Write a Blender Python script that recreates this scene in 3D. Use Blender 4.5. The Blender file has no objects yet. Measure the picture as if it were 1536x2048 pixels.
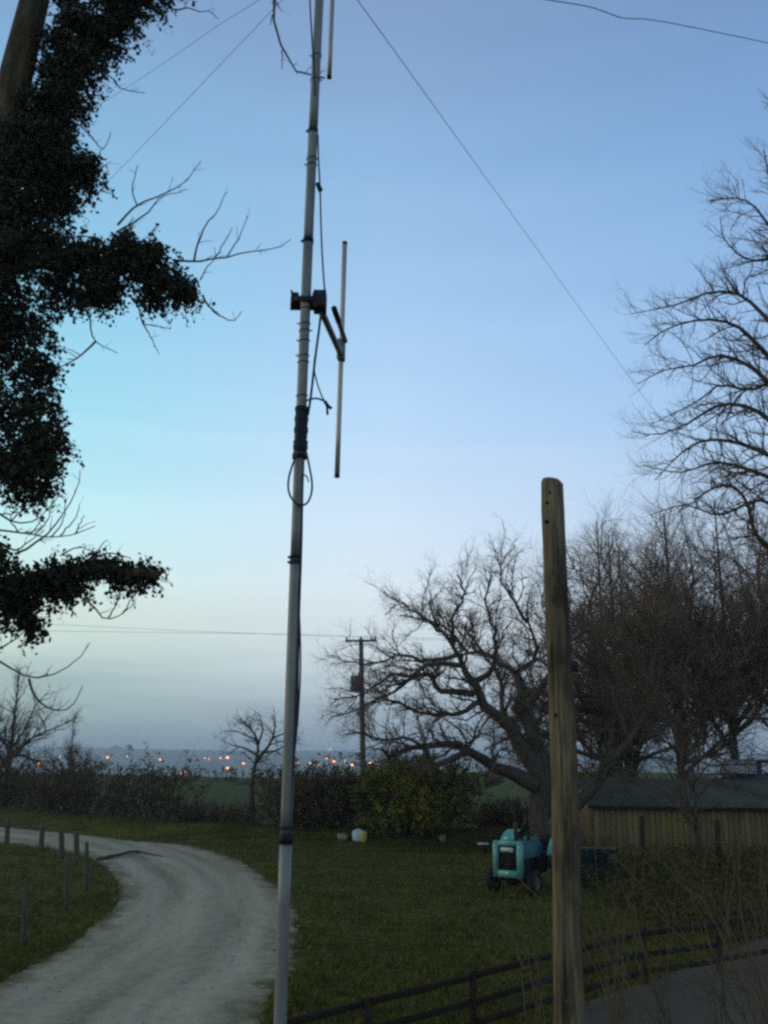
import bpy, math
import numpy as np

# ------------------------------------------------------------------ scene, camera, sky, sun
S = bpy.context.scene
C = S.collection
PI = math.pi
rad = math.radians

F_PX, W_PX, H_PX = 1830.0, 1536.0, 2048.0        # focal length and size of the photograph in pixels
CAM_H, PITCH, ROLL = 4.0, rad(14.73), rad(0.83)
cf = np.array([0, math.cos(PITCH), math.sin(PITCH)])
_r = np.array([1.0, 0, 0]); _u = np.array([0, -math.sin(PITCH), math.cos(PITCH)])
cr = math.cos(ROLL) * _r + math.sin(ROLL) * _u
cu = math.cos(ROLL) * _u - math.sin(ROLL) * _r
CAM = np.array([0, 0, CAM_H])
cam_d = bpy.data.cameras.new('camera'); cam = bpy.data.objects.new('camera', cam_d); C.objects.link(cam)
from mathutils import Matrix, Vector
M = Matrix(((cr[0], cu[0], -cf[0], CAM[0]), (cr[1], cu[1], -cf[1], CAM[1]), (cr[2], cu[2], -cf[2], CAM[2]), (0, 0, 0, 1)))
cam.matrix_world = M
cam_d.sensor_fit = 'VERTICAL'; cam_d.sensor_height = 24.0; cam_d.lens = 24.0 * F_PX / H_PX
cam_d.clip_start = 0.05; cam_d.clip_end = 30000
S.camera = cam

SUN_EL, SUN_AZ = rad(14.0), rad(-80.0)             # low in the west, to the left of the view
w = bpy.data.worlds.new('World'); S.world = w; w.use_nodes = True
nt = w.node_tree; nt.nodes.clear()
def N(t, **k):
    n = nt.nodes.new(t)
    for a, b in k.items(): setattr(n, a, b)
    return n
def srgb(*c):
    o = []
    for v in c:
        v = v / 255.0
        o.append(v / 12.92 if v <= 0.04045 else ((v + 0.055) / 1.055) ** 2.4)
    return (*o, 1.0)
tc = N('ShaderNodeTexCoord')
sep = N('ShaderNodeSeparateXYZ'); nt.links.new(tc.outputs['Generated'], sep.inputs[0])
asn = N('ShaderNodeMath', operation='ARCSINE'); nt.links.new(sep.outputs['Z'], asn.inputs[0])
nz = N('ShaderNodeTexNoise'); nz.inputs['Scale'].default_value = 2.2; nz.inputs['Detail'].default_value = 4
mp = N('ShaderNodeMapping'); mp.inputs['Scale'].default_value = (1, 1, 11)
nt.links.new(tc.outputs['Generated'], mp.inputs[0]); nt.links.new(mp.outputs[0], nz.inputs['Vector'])
wob = N('ShaderNodeMath', operation='MULTIPLY_ADD'); wob.inputs[1].default_value = 0.085; wob.inputs[2].default_value = -0.0425
nt.links.new(nz.outputs['Fac'], wob.inputs[0])
addw = N('ShaderNodeMath', operation='ADD'); nt.links.new(asn.outputs[0], addw.inputs[0]); nt.links.new(wob.outputs[0], addw.inputs[1])
div = N('ShaderNodeMath', operation='DIVIDE'); div.inputs[1].default_value = PI / 2; nt.links.new(addw.outputs[0], div.inputs[0])
ramp = N('ShaderNodeValToRGB'); nt.links.new(div.outputs[0], ramp.inputs[0])
SKY = [(0.0, (144, 163, 181)), (1.6, (156, 175, 193)), (3.4, (173, 191, 205)), (5.4, (199, 214, 224)), (7.4, (219, 232, 240)), (9.6, (223, 238, 249)), (13.5, (216, 236, 255)),
       (20, (192, 224, 255)), (27, (170, 208, 246)), (36, (146, 186, 228)), (44, (131, 161, 203)), (90, (104, 134, 178))]
WEST = [(0.0, (136, 158, 167)), (1.6, (147, 170, 175)), (3.4, (165, 190, 191)), (5.4, (196, 219, 212)), (7.4, (214, 232, 222)), (9.6, (214, 243, 238)), (13.5, (198, 245, 251)),
        (20, (164, 228, 247)), (27, (146, 211, 240)), (36, (136, 184, 222)), (44, (126, 160, 200)), (90, (104, 134, 178))]
def fill(ramp, cols):
    el = ramp.color_ramp.elements
    while len(el) > 1: el.remove(el[-1])
    el[0].position = 0.0; el[0].color = srgb(*cols[0][1])
    for e, c in cols[1:]:
        x = el.new(e / 90.0); x.color = srgb(*c)
fill(ramp, SKY)
ramp2 = N('ShaderNodeValToRGB'); nt.links.new(div.outputs[0], ramp2.inputs[0]); fill(ramp2, WEST)
az = N('ShaderNodeMapRange'); az.inputs['From Min'].default_value = .05; az.inputs['From Max'].default_value = -.42; az.interpolation_type = 'SMOOTHSTEP'
nt.links.new(sep.outputs['X'], az.inputs['Value'])
mixw = N('ShaderNodeMix', data_type='RGBA'); nt.links.new(az.outputs[0], mixw.inputs['Factor'])
nt.links.new(ramp.outputs[0], mixw.inputs['A']); nt.links.new(ramp2.outputs[0], mixw.inputs['B'])
sky = N('ShaderNodeTexSky', sky_type='NISHITA'); sky.sun_disc = False
sky.sun_elevation = SUN_EL; sky.sun_rotation = SUN_AZ
skm = N('ShaderNodeVectorMath', operation='SCALE'); skm.inputs['Scale'].default_value = 0.09
nt.links.new(sky.outputs[0], skm.inputs[0])
mix = N('ShaderNodeMix', data_type='RGBA'); mix.inputs['Factor'].default_value = 0.04

east = N('ShaderNodeMapRange'); east.inputs['From Min'].default_value = 0.0; east.inputs['From Max'].default_value = .42; nt.links.new(sep.outputs['X'], east.inputs['Value'])
mixe = N('ShaderNodeMix', data_type='RGBA', blend_type='MULTIPLY'); mixe.inputs['B'].default_value = (.72, .79, .89, 1)      # the side away from the sunset
nt.links.new(east.outputs[0], mixe.inputs['Factor']); nt.links.new(mixw.outputs['Result'], mixe.inputs['A'])
nt.links.new(mixe.outputs['Result'], mix.inputs['A']); nt.links.new(skm.outputs[0], mix.inputs['B'])
bg = N('ShaderNodeBackground'); bg.inputs['Strength'].default_value = 1.0
out = N('ShaderNodeOutputWorld')
nt.links.new(mix.outputs['Result'], bg.inputs[0]); nt.links.new(bg.outputs[0], out.inputs[0])

sd = bpy.data.lights.new('sun', 'SUN'); sun = bpy.data.objects.new('sun', sd); C.objects.link(sun)
sd.energy = 0.75; sd.angle = rad(40); sd.color = (1.0, 0.80, 0.52)
sdir = Vector((math.sin(SUN_AZ) * math.cos(SUN_EL), math.cos(SUN_AZ) * math.cos(SUN_EL), math.sin(SUN_EL)))
sun.rotation_euler = (-sdir).to_track_quat('-Z', 'Y').to_euler(); sun.location = (-30, 0, 30)

S.view_settings.view_transform = 'Standard'; S.view_settings.look = 'None'
S.view_settings.exposure = 0.0; S.view_settings.gamma = 1.0
S.render.engine = 'CYCLES'
S.cycles.use_denoising = False
S.cycles.filter_width = 2.7
S.cycles.max_bounces = 5; S.cycles.diffuse_bounces = 2; S.cycles.glossy_bounces = 2; S.cycles.volume_bounces = 1
S.cycles.transparent_max_bounces = 8

# ------------------------------------------------------------------ projection helpers
def ray(px, py):
    d = cf + (px - W_PX / 2) / F_PX * cr + (H_PX / 2 - py) / F_PX * cu
    return d
def U(px, py, Y):                                    # the point on the pixel's line of sight that stands Y metres off
    d = ray(px, py); return CAM + d * (Y / d[1])
def G(px, py, z=0.0):                                # the point of the ground seen at a pixel
    d = ray(px, py); return CAM + d * ((z - CAM_H) / d[2])

# ------------------------------------------------------------------ mesh helpers
class MB:
    def __init__(s): s.v = []; s.n = 0; s.q = []; s.t = []; s.uv = None
    def add(s, v, quads=None, tris=None):
        v = np.asarray(v, float).reshape(-1, 3)
        if quads is not None and len(quads): s.q.append(np.asarray(quads, np.int64).reshape(-1, 4) + s.n)
        if tris is not None and len(tris): s.t.append(np.asarray(tris, np.int64).reshape(-1, 3) + s.n)
        s.v.append(v); s.n += len(v)
        return s
    def mesh(s, name, base, smooth):
        v = np.concatenate(s.v) - np.asarray(base)
        q = np.concatenate(s.q) if s.q else np.zeros((0, 4), np.int64)
        t = np.concatenate(s.t) if s.t else np.zeros((0, 3), np.int64)
        me = bpy.data.meshes.new(name)
        me.vertices.add(len(v)); me.vertices.foreach_set('co', v.ravel())
        loops = np.concatenate([q.ravel(), t.ravel()])
        me.loops.add(len(loops)); me.loops.foreach_set('vertex_index', loops)
        st = np.concatenate([np.arange(len(q)) * 4, len(q) * 4 + np.arange(len(t)) * 3])
        me.polygons.add(len(st)); me.polygons.foreach_set('loop_start', st)
        if smooth: me.polygons.foreach_set('use_smooth', np.ones(len(st), bool))
        me.update(calc_edges=True); me.validate()
        return me
    def build(s, name, mat, parent=None, smooth=False, base=None):
        if base is None: base = np.array(parent['_base']) if parent is not None and '_base' in parent else np.zeros(3)
        me = s.mesh(name, base, smooth)
        me.materials.append(mat)
        o = bpy.data.objects.new(name, me); C.objects.link(o)
        if parent is not None: o.parent = parent
        else: o.location = base
        return o
def thing(name, label, cat, base=(0, 0, 0), group=None):
    o = bpy.data.objects.new(name, None); C.objects.link(o); o.empty_display_size = 0.2
    o.location = base; o['label'] = label; o['category'] = cat; o['_base'] = [float(x) for x in base]
    if group: o['group'] = group
    return o
def tag(o, label, cat, group=None, kind=None):
    o['label'] = label; o['category'] = cat
    if group: o['group'] = group
    if kind: o['kind'] = kind
    return o
def sub(mb, name, mat, part, smooth=False):          # a sub-part: child of a part
    o = mb.build(name, mat, None, smooth, base=np.array(part.parent['_base'])); o.location = (0, 0, 0); o.parent = part
    return o
def nrm(a): return a / np.maximum(np.linalg.norm(a, axis=-1, keepdims=True), 1e-9)
def tubes(mb, P, R, k=6, cap=False):                 # P (N,n,3), R (N,n)
    P = np.asarray(P, float); R = np.asarray(R, float)
    if P.ndim == 2: P = P[None]; R = R[None]
    Nn, n, _ = P.shape
    T = np.empty_like(P); T[:, 1:-1] = P[:, 2:] - P[:, :-2]; T[:, 0] = P[:, 1] - P[:, 0]; T[:, -1] = P[:, -1] - P[:, -2]
    T = nrm(T)
    ax = np.tile(np.array([0.31, 0.87, 0.12]), (Nn, 1)); mt = T.mean(1)
    bad = np.abs((nrm(mt) * nrm(ax)).sum(-1)) > 0.85; ax[bad] = [0.9, -0.2, 0.3]
    A = nrm(np.cross(T, ax[:, None, :])); B = np.cross(T, A)
    th = np.arange(k) * 2 * PI / k
    V = P[:, :, None, :] + R[:, :, None, None] * (np.cos(th)[None, None, :, None] * A[:, :, None, :] + np.sin(th)[None, None, :, None] * B[:, :, None, :])
    b = (np.arange(Nn) * n * k)[:, None, None] + (np.arange(n - 1) * k)[None, :, None]
    j = np.arange(k)[None, None, :]; j2 = (j + 1) % k
    q = np.stack([b + j, b + j2, b + j2 + k, b + j + k], -1).reshape(-1, 4)
    tr = []
    V = V.reshape(-1, 3)
    if cap:
        extra = []; c0 = len(V)
        for i in range(Nn):
            for e, off in ((0, 0), (n - 1, (n - 1) * k)):
                ci = c0 + len(extra); extra.append(P[i, e])
                for jj in range(k):
                    a_, b_ = i * n * k + off + jj, i * n * k + off + (jj + 1) % k
                    tr.append((ci, b_, a_) if e == 0 else (ci, a_, b_))
        V = np.concatenate([V, np.array(extra)])
    mb.add(V, q, tr)
    return mb
def spline(pts, n):                                  # Catmull-Rom through pts, n samples
    p = np.asarray(pts, float)
    if len(p) == 2: return p[0] + (p[1] - p[0]) * np.linspace(0, 1, n)[:, None]
    e = np.concatenate([[2 * p[0] - p[1]], p, [2 * p[-1] - p[-2]]])
    sl = np.linalg.norm(np.diff(p, axis=0), axis=1); cum = np.concatenate([[0], np.cumsum(sl)])
    s = np.linspace(0, cum[-1], n); i = np.clip(np.searchsorted(cum, s, 'right') - 1, 0, len(p) - 2)
    t = ((s - cum[i]) / np.maximum(sl[i], 1e-9))[:, None]
    a, b, c, d = e[i], e[i + 1], e[i + 2], e[i + 3]
    return 0.5 * (2 * b + (c - a) * t + (2 * a - 5 * b + 4 * c - d) * t ** 2 + (3 * b - a - 3 * c + d) * t ** 3)
def tube(mb, pts, r0, r1=None, n=12, k=8, cap=True):
    P = spline(pts, n); r1 = r0 if r1 is None else r1
    return tubes(mb, P, np.linspace(r0, r1, n), k, cap)
def frame_box(mb, c, X, Y, Z, sx, sy, sz, ch=0.0):   # box with chamfered long edges; X,Y,Z unit axes; extruded along X
    c = np.asarray(c, float); h = np.array([sx, sy, sz]) / 2.0
    if ch <= 0: prof = [(-h[1], -h[2]), (h[1], -h[2]), (h[1], h[2]), (-h[1], h[2])]
    else:
        a, b = h[1], h[2]
        prof = [(-a + ch, -b), (a - ch, -b), (a, -b + ch), (a, b - ch), (a - ch, b), (-a + ch, b), (-a, b - ch), (-a, -b + ch)]
    k = len(prof); v = []
    for sgn in (-1, 1):
        for (p, q) in prof: v.append(c + X * h[0] * sgn + Y * p + Z * q)
    qd = [(j, (j + 1) % k, (j + 1) % k + k, j + k) for j in range(k)]
    if k == 4: qd += [(3, 2, 1, 0), (4, 5, 6, 7)]; tr = []
    else:
        tr = [(0, j + 1, j) for j in range(1, k - 1)] + [(k, k + j, k + j + 1) for j in range(1, k - 1)]
    mb.add(v, qd, tr)
    return mb
EX, EY, EZ = np.eye(3)
def abox(mb, c, s, ch=0.0, rz=0.0):
    X = np.array([math.cos(rz), math.sin(rz), 0]); Y = np.array([-math.sin(rz), math.cos(rz), 0])
    return frame_box(mb, c, X, Y, EZ, *s, ch=ch)
def beam(mb, p0, p1, wd, ht, ch=0.01):
    p0 = np.asarray(p0, float); p1 = np.asarray(p1, float); X = nrm(p1 - p0)
    ref = EZ if abs(X[2]) < 0.9 else EY
    Y = nrm(np.cross(ref, X)); Z = np.cross(X, Y)
    return frame_box(mb, (p0 + p1) / 2, X, Y, Z, np.linalg.norm(p1 - p0), wd, ht, ch)

# ------------------------------------------------------------------ materials
def mat(name, cols, scale=8.0, rough=0.9, bump=0.3, bscale=None, stretch=(1, 1, 1), metallic=0.0, detail=6, dist=0.02, spec=0.12, coord='Object'):
    m = bpy.data.materials.new(name); m.use_nodes = True
    t = m.node_tree; b = t.nodes['Principled BSDF']
    b.inputs['Roughness'].default_value = rough; b.inputs['Metallic'].default_value = metallic
    b.inputs['Specular IOR Level'].default_value = spec
    tcn = t.nodes.new('ShaderNodeTexCoord'); mp = t.nodes.new('ShaderNodeMapping'); mp.inputs['Scale'].default_value = stretch
    t.links.new(tcn.outputs[coord], mp.inputs[0])
    nz = t.nodes.new('ShaderNodeTexNoise'); nz.inputs['Scale'].default_value = scale; nz.inputs['Detail'].default_value = detail
    nz.inputs['Roughness'].default_value = 0.65
    t.links.new(mp.outputs[0], nz.inputs['Vector'])
    r = t.nodes.new('ShaderNodeValToRGB'); e = r.color_ramp.elements
    n = len(cols)
    while len(e) < n: e.new(0.5)
    for i, c in enumerate(cols): e[i].position = 0.3 + 0.4 * i / max(n - 1, 1); e[i].color = (*c, 1)
    t.links.new(nz.outputs['Fac'], r.inputs[0]); t.links.new(r.outputs[0], b.inputs['Base Color'])
    if bump > 0:
        n2 = t.nodes.new('ShaderNodeTexNoise'); n2.inputs['Scale'].default_value = bscale or scale * 3; n2.inputs['Detail'].default_value = 5
        t.links.new(mp.outputs[0], n2.inputs['Vector'])
        bp = t.nodes.new('ShaderNodeBump'); bp.inputs['Strength'].default_value = bump; bp.inputs['Distance'].default_value = dist
        t.links.new(n2.outputs['Fac'], bp.inputs['Height']); t.links.new(bp.outputs[0], b.inputs['Normal'])
    return m
def emit(name, col, st):
    m = bpy.data.materials.new(name); m.use_nodes = True; b = m.node_tree.nodes['Principled BSDF']
    b.inputs['Base Color'].default_value = (*col, 1); b.inputs['Emission Color'].default_value = (*col, 1); b.inputs['Emission Strength'].default_value = st
    return m
BARK = mat('bark_grey_brown', [(.045, .036, .026), (.085, .068, .048), (.11, .095, .06)], 5, bump=.8, bscale=18, stretch=(1, 1, .35), dist=.04)
BARK_DK = mat('bark_dark', [(.05, .036, .025), (.105, .078, .054)], 6, bump=.8, bscale=20, stretch=(1, 1, .4), dist=.04)
TWIG = mat('twig_brown', [(.125, .078, .05), (.20, .128, .084)], 1.5, bump=0)
TWIG_P = mat('twig_purple_brown', [(.145, .084, .05), (.235, .14, .086)], 1.2, bump=0)
TWIG_G = mat('twig_hedge_brown', [(.05, .034, .02), (.10, .068, .038)], .9, bump=0)
TWIG_O = mat('sapling_stem', [(.065, .045, .024), (.13, .094, .052)], 3, bump=0)
IVY_BARK = mat('lichened_bark', [(.025, .017, .010), (.06, .042, .022), (.14, .10, .055)], 5.5, bump=.9, bscale=14, stretch=(1, 1, .3), dist=.04)
IVY = mat('ivy_leaf', [(.018, .019, .009), (.045, .042, .020)], 2.5, rough=.55, bump=0)
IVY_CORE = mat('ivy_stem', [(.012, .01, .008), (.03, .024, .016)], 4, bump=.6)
OLIVE = mat('olive_leaf', [(.07, .066, .010), (.14, .125, .018), (.21, .17, .025)], .9, bump=0)
DEADLEAF = mat('dead_leaf', [(.06, .038, .016), (.11, .068, .03)], .8, bump=0)
RUSSET = mat('russet_leaf', [(.08, .04, .02), (.14, .07, .035)], .8, bump=0)
WOOD = mat('weathered_pole_wood', [(.032, .022, .013), (.165, .115, .066), (.29, .21, .13)], 3.0, bump=.9, bscale=9, stretch=(6, 6, .35), dist=.02)
_t = WOOD.node_tree; _b = _t.nodes['Principled BSDF']; _src = _b.inputs['Base Color'].links[0].from_socket
_n = _t.nodes.new('ShaderNodeTexNoise'); _n.inputs['Scale'].default_value = 1.7; _n.inputs['Detail'].default_value = 6; _tc = _t.nodes.new('ShaderNodeTexCoord'); _mp = _t.nodes.new('ShaderNodeMapping'); _mp.inputs['Scale'].default_value = (2.2, 2.2, .8)
_t.links.new(_tc.outputs['Object'], _mp.inputs[0]); _t.links.new(_mp.outputs[0], _n.inputs['Vector'])
_r = _t.nodes.new('ShaderNodeValToRGB'); _r.color_ramp.elements[0].position = .40; _r.color_ramp.elements[0].color = (.42, .42, .44, 1); _r.color_ramp.elements[1].position = .54; _r.color_ramp.elements[1].color = (1.1, 1.08, 1.0, 1)
_m = _t.nodes.new('ShaderNodeMix'); _m.data_type = 'RGBA'; _m.blend_type = 'MULTIPLY'; _m.inputs['Factor'].default_value = 1
_t.links.new(_n.outputs['Fac'], _r.inputs[0]); _t.links.new(_src, _m.inputs['A']); _t.links.new(_r.outputs[0], _m.inputs['B']); _t.links.new(_m.outputs['Result'], _b.inputs['Base Color'])
FENCE = mat('dark_fence_timber', [(.022, .013, .008), (.042, .026, .015)], 6, bump=.5, stretch=(1, 1, 1))
POST = mat('grey_post_timber', [(.06, .045, .03), (.12, .09, .06)], 6, bump=.5, stretch=(3, 3, .5))
UPOLE = mat('creosoted_pole', [(.10, .075, .05), (.17, .13, .09)], 4, bump=.4, stretch=(3, 3, .4))
STEEL = mat('galvanised_tube', [(.12, .108, .09), (.20, .182, .155), (.27, .245, .205)], 7, rough=.55, bump=.12, stretch=(1, 1, .25), metallic=.35, spec=.5)
ALU = mat('aerial_aluminium', [(.38, .31, .24), (.48, .40, .32)], 6, rough=.45, bump=.08, stretch=(1, 1, .3), metallic=.4, spec=.5)
BLACK = mat('black_rubber', [(.010, .010, .011), (.022, .021, .022)], 20, rough=.6, bump=.2)
TAPE = mat('black_tape', [(.014, .016, .02), (.03, .033, .04)], 14, rough=.5, bump=.4, stretch=(1, 1, 3))
CLAMP = mat('clamp_casting', [(.02, .021, .023), (.045, .045, .048)], 20, rough=.55, bump=.3, metallic=.3)
COAX = mat('coax_sheath', [(.03, .031, .033), (.055, .055, .058)], 14, rough=.5, bump=0)
WIRE = mat('grey_wire', [(.055, .055, .06), (.09, .09, .095)], 10, rough=.6, bump=0)
IRON = mat('rusty_iron', [(.05, .03, .02), (.10, .06, .04)], 10, rough=.8, bump=.4)

# ------------------------------------------------------------------ the land
hedge_line = np.array([[-60, 66], [-40, 62], [-25, 57.5], [-15, 49.5], [-8.5, 45.2], [-3, 44.2], [1.8, 43.5], [5.5, 44.5], [9, 47]], float)
def dist_line(x, y, L):
    d = np.full(np.shape(x), 1e9)
    for a, b in zip(L[:-1], L[1:]):
        ab = b - a; t = np.clip(((x - a[0]) * ab[0] + (y - a[1]) * ab[1]) / (ab @ ab), 0, 1)
        d = np.minimum(d, np.hypot(x - a[0] - t * ab[0], y - a[1] - t * ab[1]))
    return d
def sm(a, b, x): t = np.clip((x - a) / (b - a), 0, 1); return t * t * (3 - 2 * t)
def land(x, y):
    x = np.asarray(x, float); y = np.asarray(y, float)
    h = 0.75 * np.exp(-(dist_line(x, y, hedge_line) / 1.5) ** 2)
    h = h + 0.55 * sm(6.5, 10, x) * sm(22.5, 26, y) * (1 - sm(33, 37, y))        # rough bank beside the lane
    h = h + 1.85 * sm(12.5, 18, x) * sm(45, 48.3, y)                                   # ground rises behind the shed
    far = sm(60, 140, y)
    h = h - 0.4 * far * np.sin(x * .03 + 1) * 0.5
    drop = sm(130, 620, y) * 30 + sm(500, 1700, y) * 22
    h = h - drop
    rise = sm(1500, 4000, y) * 57
    h = h + rise
    h = h + sm(300, 900, y) * (5 * np.sin(x * .006 + y * .004) + 3.5 * np.sin(x * .017 - y * .009 + 2)) * (1 - .55 * sm(3000, 4200, y))
    return h
yy = np.concatenate([np.linspace(-40, 10, 14), np.linspace(11.5, 70, 140), np.geomspace(71, 4200, 110)])
uu = np.linspace(-1, 1, 161); uu = np.sign(uu) * np.abs(uu) ** 1.25
X = uu[None, :] * (1.0 * np.maximum(yy, 0)[:, None] + 55); Yg = np.repeat(yy[:, None], len(uu), 1)
Z = land(X, Yg)
nr, nc = X.shape; idx = np.arange(nr * nc).reshape(nr, nc)
q = np.stack([idx[:-1, :-1], idx[:-1, 1:], idx[1:, 1:], idx[1:, :-1]], -1).reshape(-1, 4)
gm = bpy.data.materials.new('meadow_ground'); gm.use_nodes = True
t = gm.node_tree; b = t.nodes['Principled BSDF']; b.inputs['Roughness'].default_value = 1.0; b.inputs['Specular IOR Level'].default_value = .1
g = t.nodes.new('ShaderNodeNewGeometry')
def noise(scale, det=5, stretch=(1, 1, 1)):
    m_ = t.nodes.new('ShaderNodeMapping'); m_.inputs['Scale'].default_value = stretch; t.links.new(g.outputs['Position'], m_.inputs[0])
    n_ = t.nodes.new('ShaderNodeTexNoise'); n_.inputs['Scale'].default_value = scale; n_.inputs['Detail'].default_value = det; n_.inputs['Roughness'].default_value = .65
    t.links.new(m_.outputs[0], n_.inputs['Vector']); return n_
n1 = noise(.55, 8); n2 = noise(5, 6); n3 = noise(.012, 3, (1, .6, 1))
r1 = t.nodes.new('ShaderNodeValToRGB'); e = r1.color_ramp.elements
e[0].position = .33; e[0].color = (.056, .050, .007, 1); e[1].position = .68; e[1].color = (.104, .096, .011, 1)
x_ = e.new(.5); x_.color = (.078, .073, .009, 1)
t.links.new(n1.outputs['Fac'], r1.inputs[0])
r2 = t.nodes.new('ShaderNodeValToRGB'); e = r2.color_ramp.elements
e[0].position = .35; e[0].color = (.55, .5, .45, 1); e[1].position = .7; e[1].color = (1.35, 1.3, 1.2, 1); t.links.new(n2.outputs['Fac'], r2.inputs[0])
n5 = noise(1, 4); n5m = n5.inputs['Vector'].links[0].from_node; n5m.inputs['Rotation'].default_value = (0, 0, rad(-47)); n5m.inputs['Scale'].default_value = (.10, 1.5, 1)
r5 = t.nodes.new('ShaderNodeValToRGB'); e = r5.color_ramp.elements; e[0].position = .36; e[0].color = (.45, .42, .5, 1); e[1].position = .52; e[1].color = (1.08, 1.08, 1.05, 1); t.links.new(n5.outputs['Fac'], r5.inputs[0])
mm5 = t.nodes.new('ShaderNodeMix'); mm5.data_type = 'RGBA'; mm5.blend_type = 'MULTIPLY'; mm5.inputs['Factor'].default_value = .8
mm = t.nodes.new('ShaderNodeMix'); mm.data_type = 'RGBA'; mm.blend_type = 'MULTIPLY'; mm.inputs['Factor'].default_value = 1
t.links.new(r1.outputs[0], mm5.inputs['A']); t.links.new(r5.outputs[0], mm5.inputs['B']); t.links.new(mm5.outputs['Result'], mm.inputs['A']); t.links.new(r2.outputs[0], mm.inputs['B'])
# pasture of the further fields: a brighter sward in large plots
r3 = t.nodes.new('ShaderNodeValToRGB'); e = r3.color_ramp.elements
e[0].position = .42; e[0].color = (.042, .048, .008, 1); e[1].position = .58; e[1].color = (.06, .072, .011, 1); t.links.new(n3.outputs['Fac'], r3.inputs[0])
sp = t.nodes.new('ShaderNodeSeparateXYZ'); t.links.new(g.outputs['Position'], sp.inputs[0])
mr = t.nodes.new('ShaderNodeMapRange'); mr.inputs['From Min'].default_value = 47; mr.inputs['From Max'].default_value = 60; t.links.new(sp.outputs['Y'], mr.inputs['Value'])
m2 = t.nodes.new('ShaderNodeMix'); m2.data_type = 'RGBA'; t.links.new(mr.outputs[0], m2.inputs['Factor'])
t.links.new(mm.outputs['Result'], m2.inputs['A']); t.links.new(r3.outputs[0], m2.inputs['B']); t.links.new(m2.outputs['Result'], b.inputs['Base Color'])
bp = t.nodes.new('ShaderNodeBump'); bp.inputs['Strength'].default_value = .9; bp.inputs['Distance'].default_value = .12
t.links.new(n2.outputs['Fac'], bp.inputs['Height']); t.links.new(bp.outputs[0], b.inputs['Normal'])
o = MB().add(np.stack([X, Yg, Z], -1), q).build('ground', gm, smooth=True); o['kind'] = 'structure'

# the gravel track that bends in from the left
outer = [(-420, 1618), (-200, 1625), (-60, 1632), (0, 1637), (130, 1648), (250, 1663), (400, 1697), (500, 1735), (562, 1778), (592, 1830), (590, 1900), (555, 1970), (490, 2060), (380, 2200), (250, 2380)]
inner = [(-420, 1668), (-200, 1676), (-60, 1683), (0, 1687), (60, 1692), (120, 1700), (180, 1716), (225, 1746), (241, 1785), (226, 1822), (180, 1862), (100, 1915), (0, 1968), (-160, 2050), (-500, 2250)]
rng = np.random.default_rng(3)
nL, nA = 420, 26
po = spline([G(*p) for p in outer], nL); pi_ = spline([G(*p) for p in inner], nL)
wob = lambda s: np.convolve(rng.normal(0, 1, nL + 40), np.hanning(41) / 6, 'valid')[:nL] * s + rng.normal(0, s * .5, nL)
acr = nrm(po - pi_); po = po + acr * (wob(.14) - .02)[:, None]; pi_ = pi_ - acr * (wob(.10))[:, None]
a = np.linspace(0, 1, nA)[None, :, None]
V = pi_[:, None] * (1 - a) + po[:, None] * a
V[..., 2] = 0.012 + 0.05 * np.sin(np.linspace(0, PI, nA))[None] * .6 + rng.normal(0, .004, V.shape[:2])
for c0 in (.32, .68): V[..., 2] -= .022 * np.exp(-((np.linspace(0, 1, nA) - c0) / .08) ** 2)[None]
V[:, 0, 2] = V[:, -1, 2] = .004
idx = np.arange(nL * nA).reshape(nL, nA)
q = np.stack([idx[:-1, :-1], idx[1:, :-1], idx[1:, 1:], idx[:-1, 1:]], -1).reshape(-1, 4)
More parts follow.
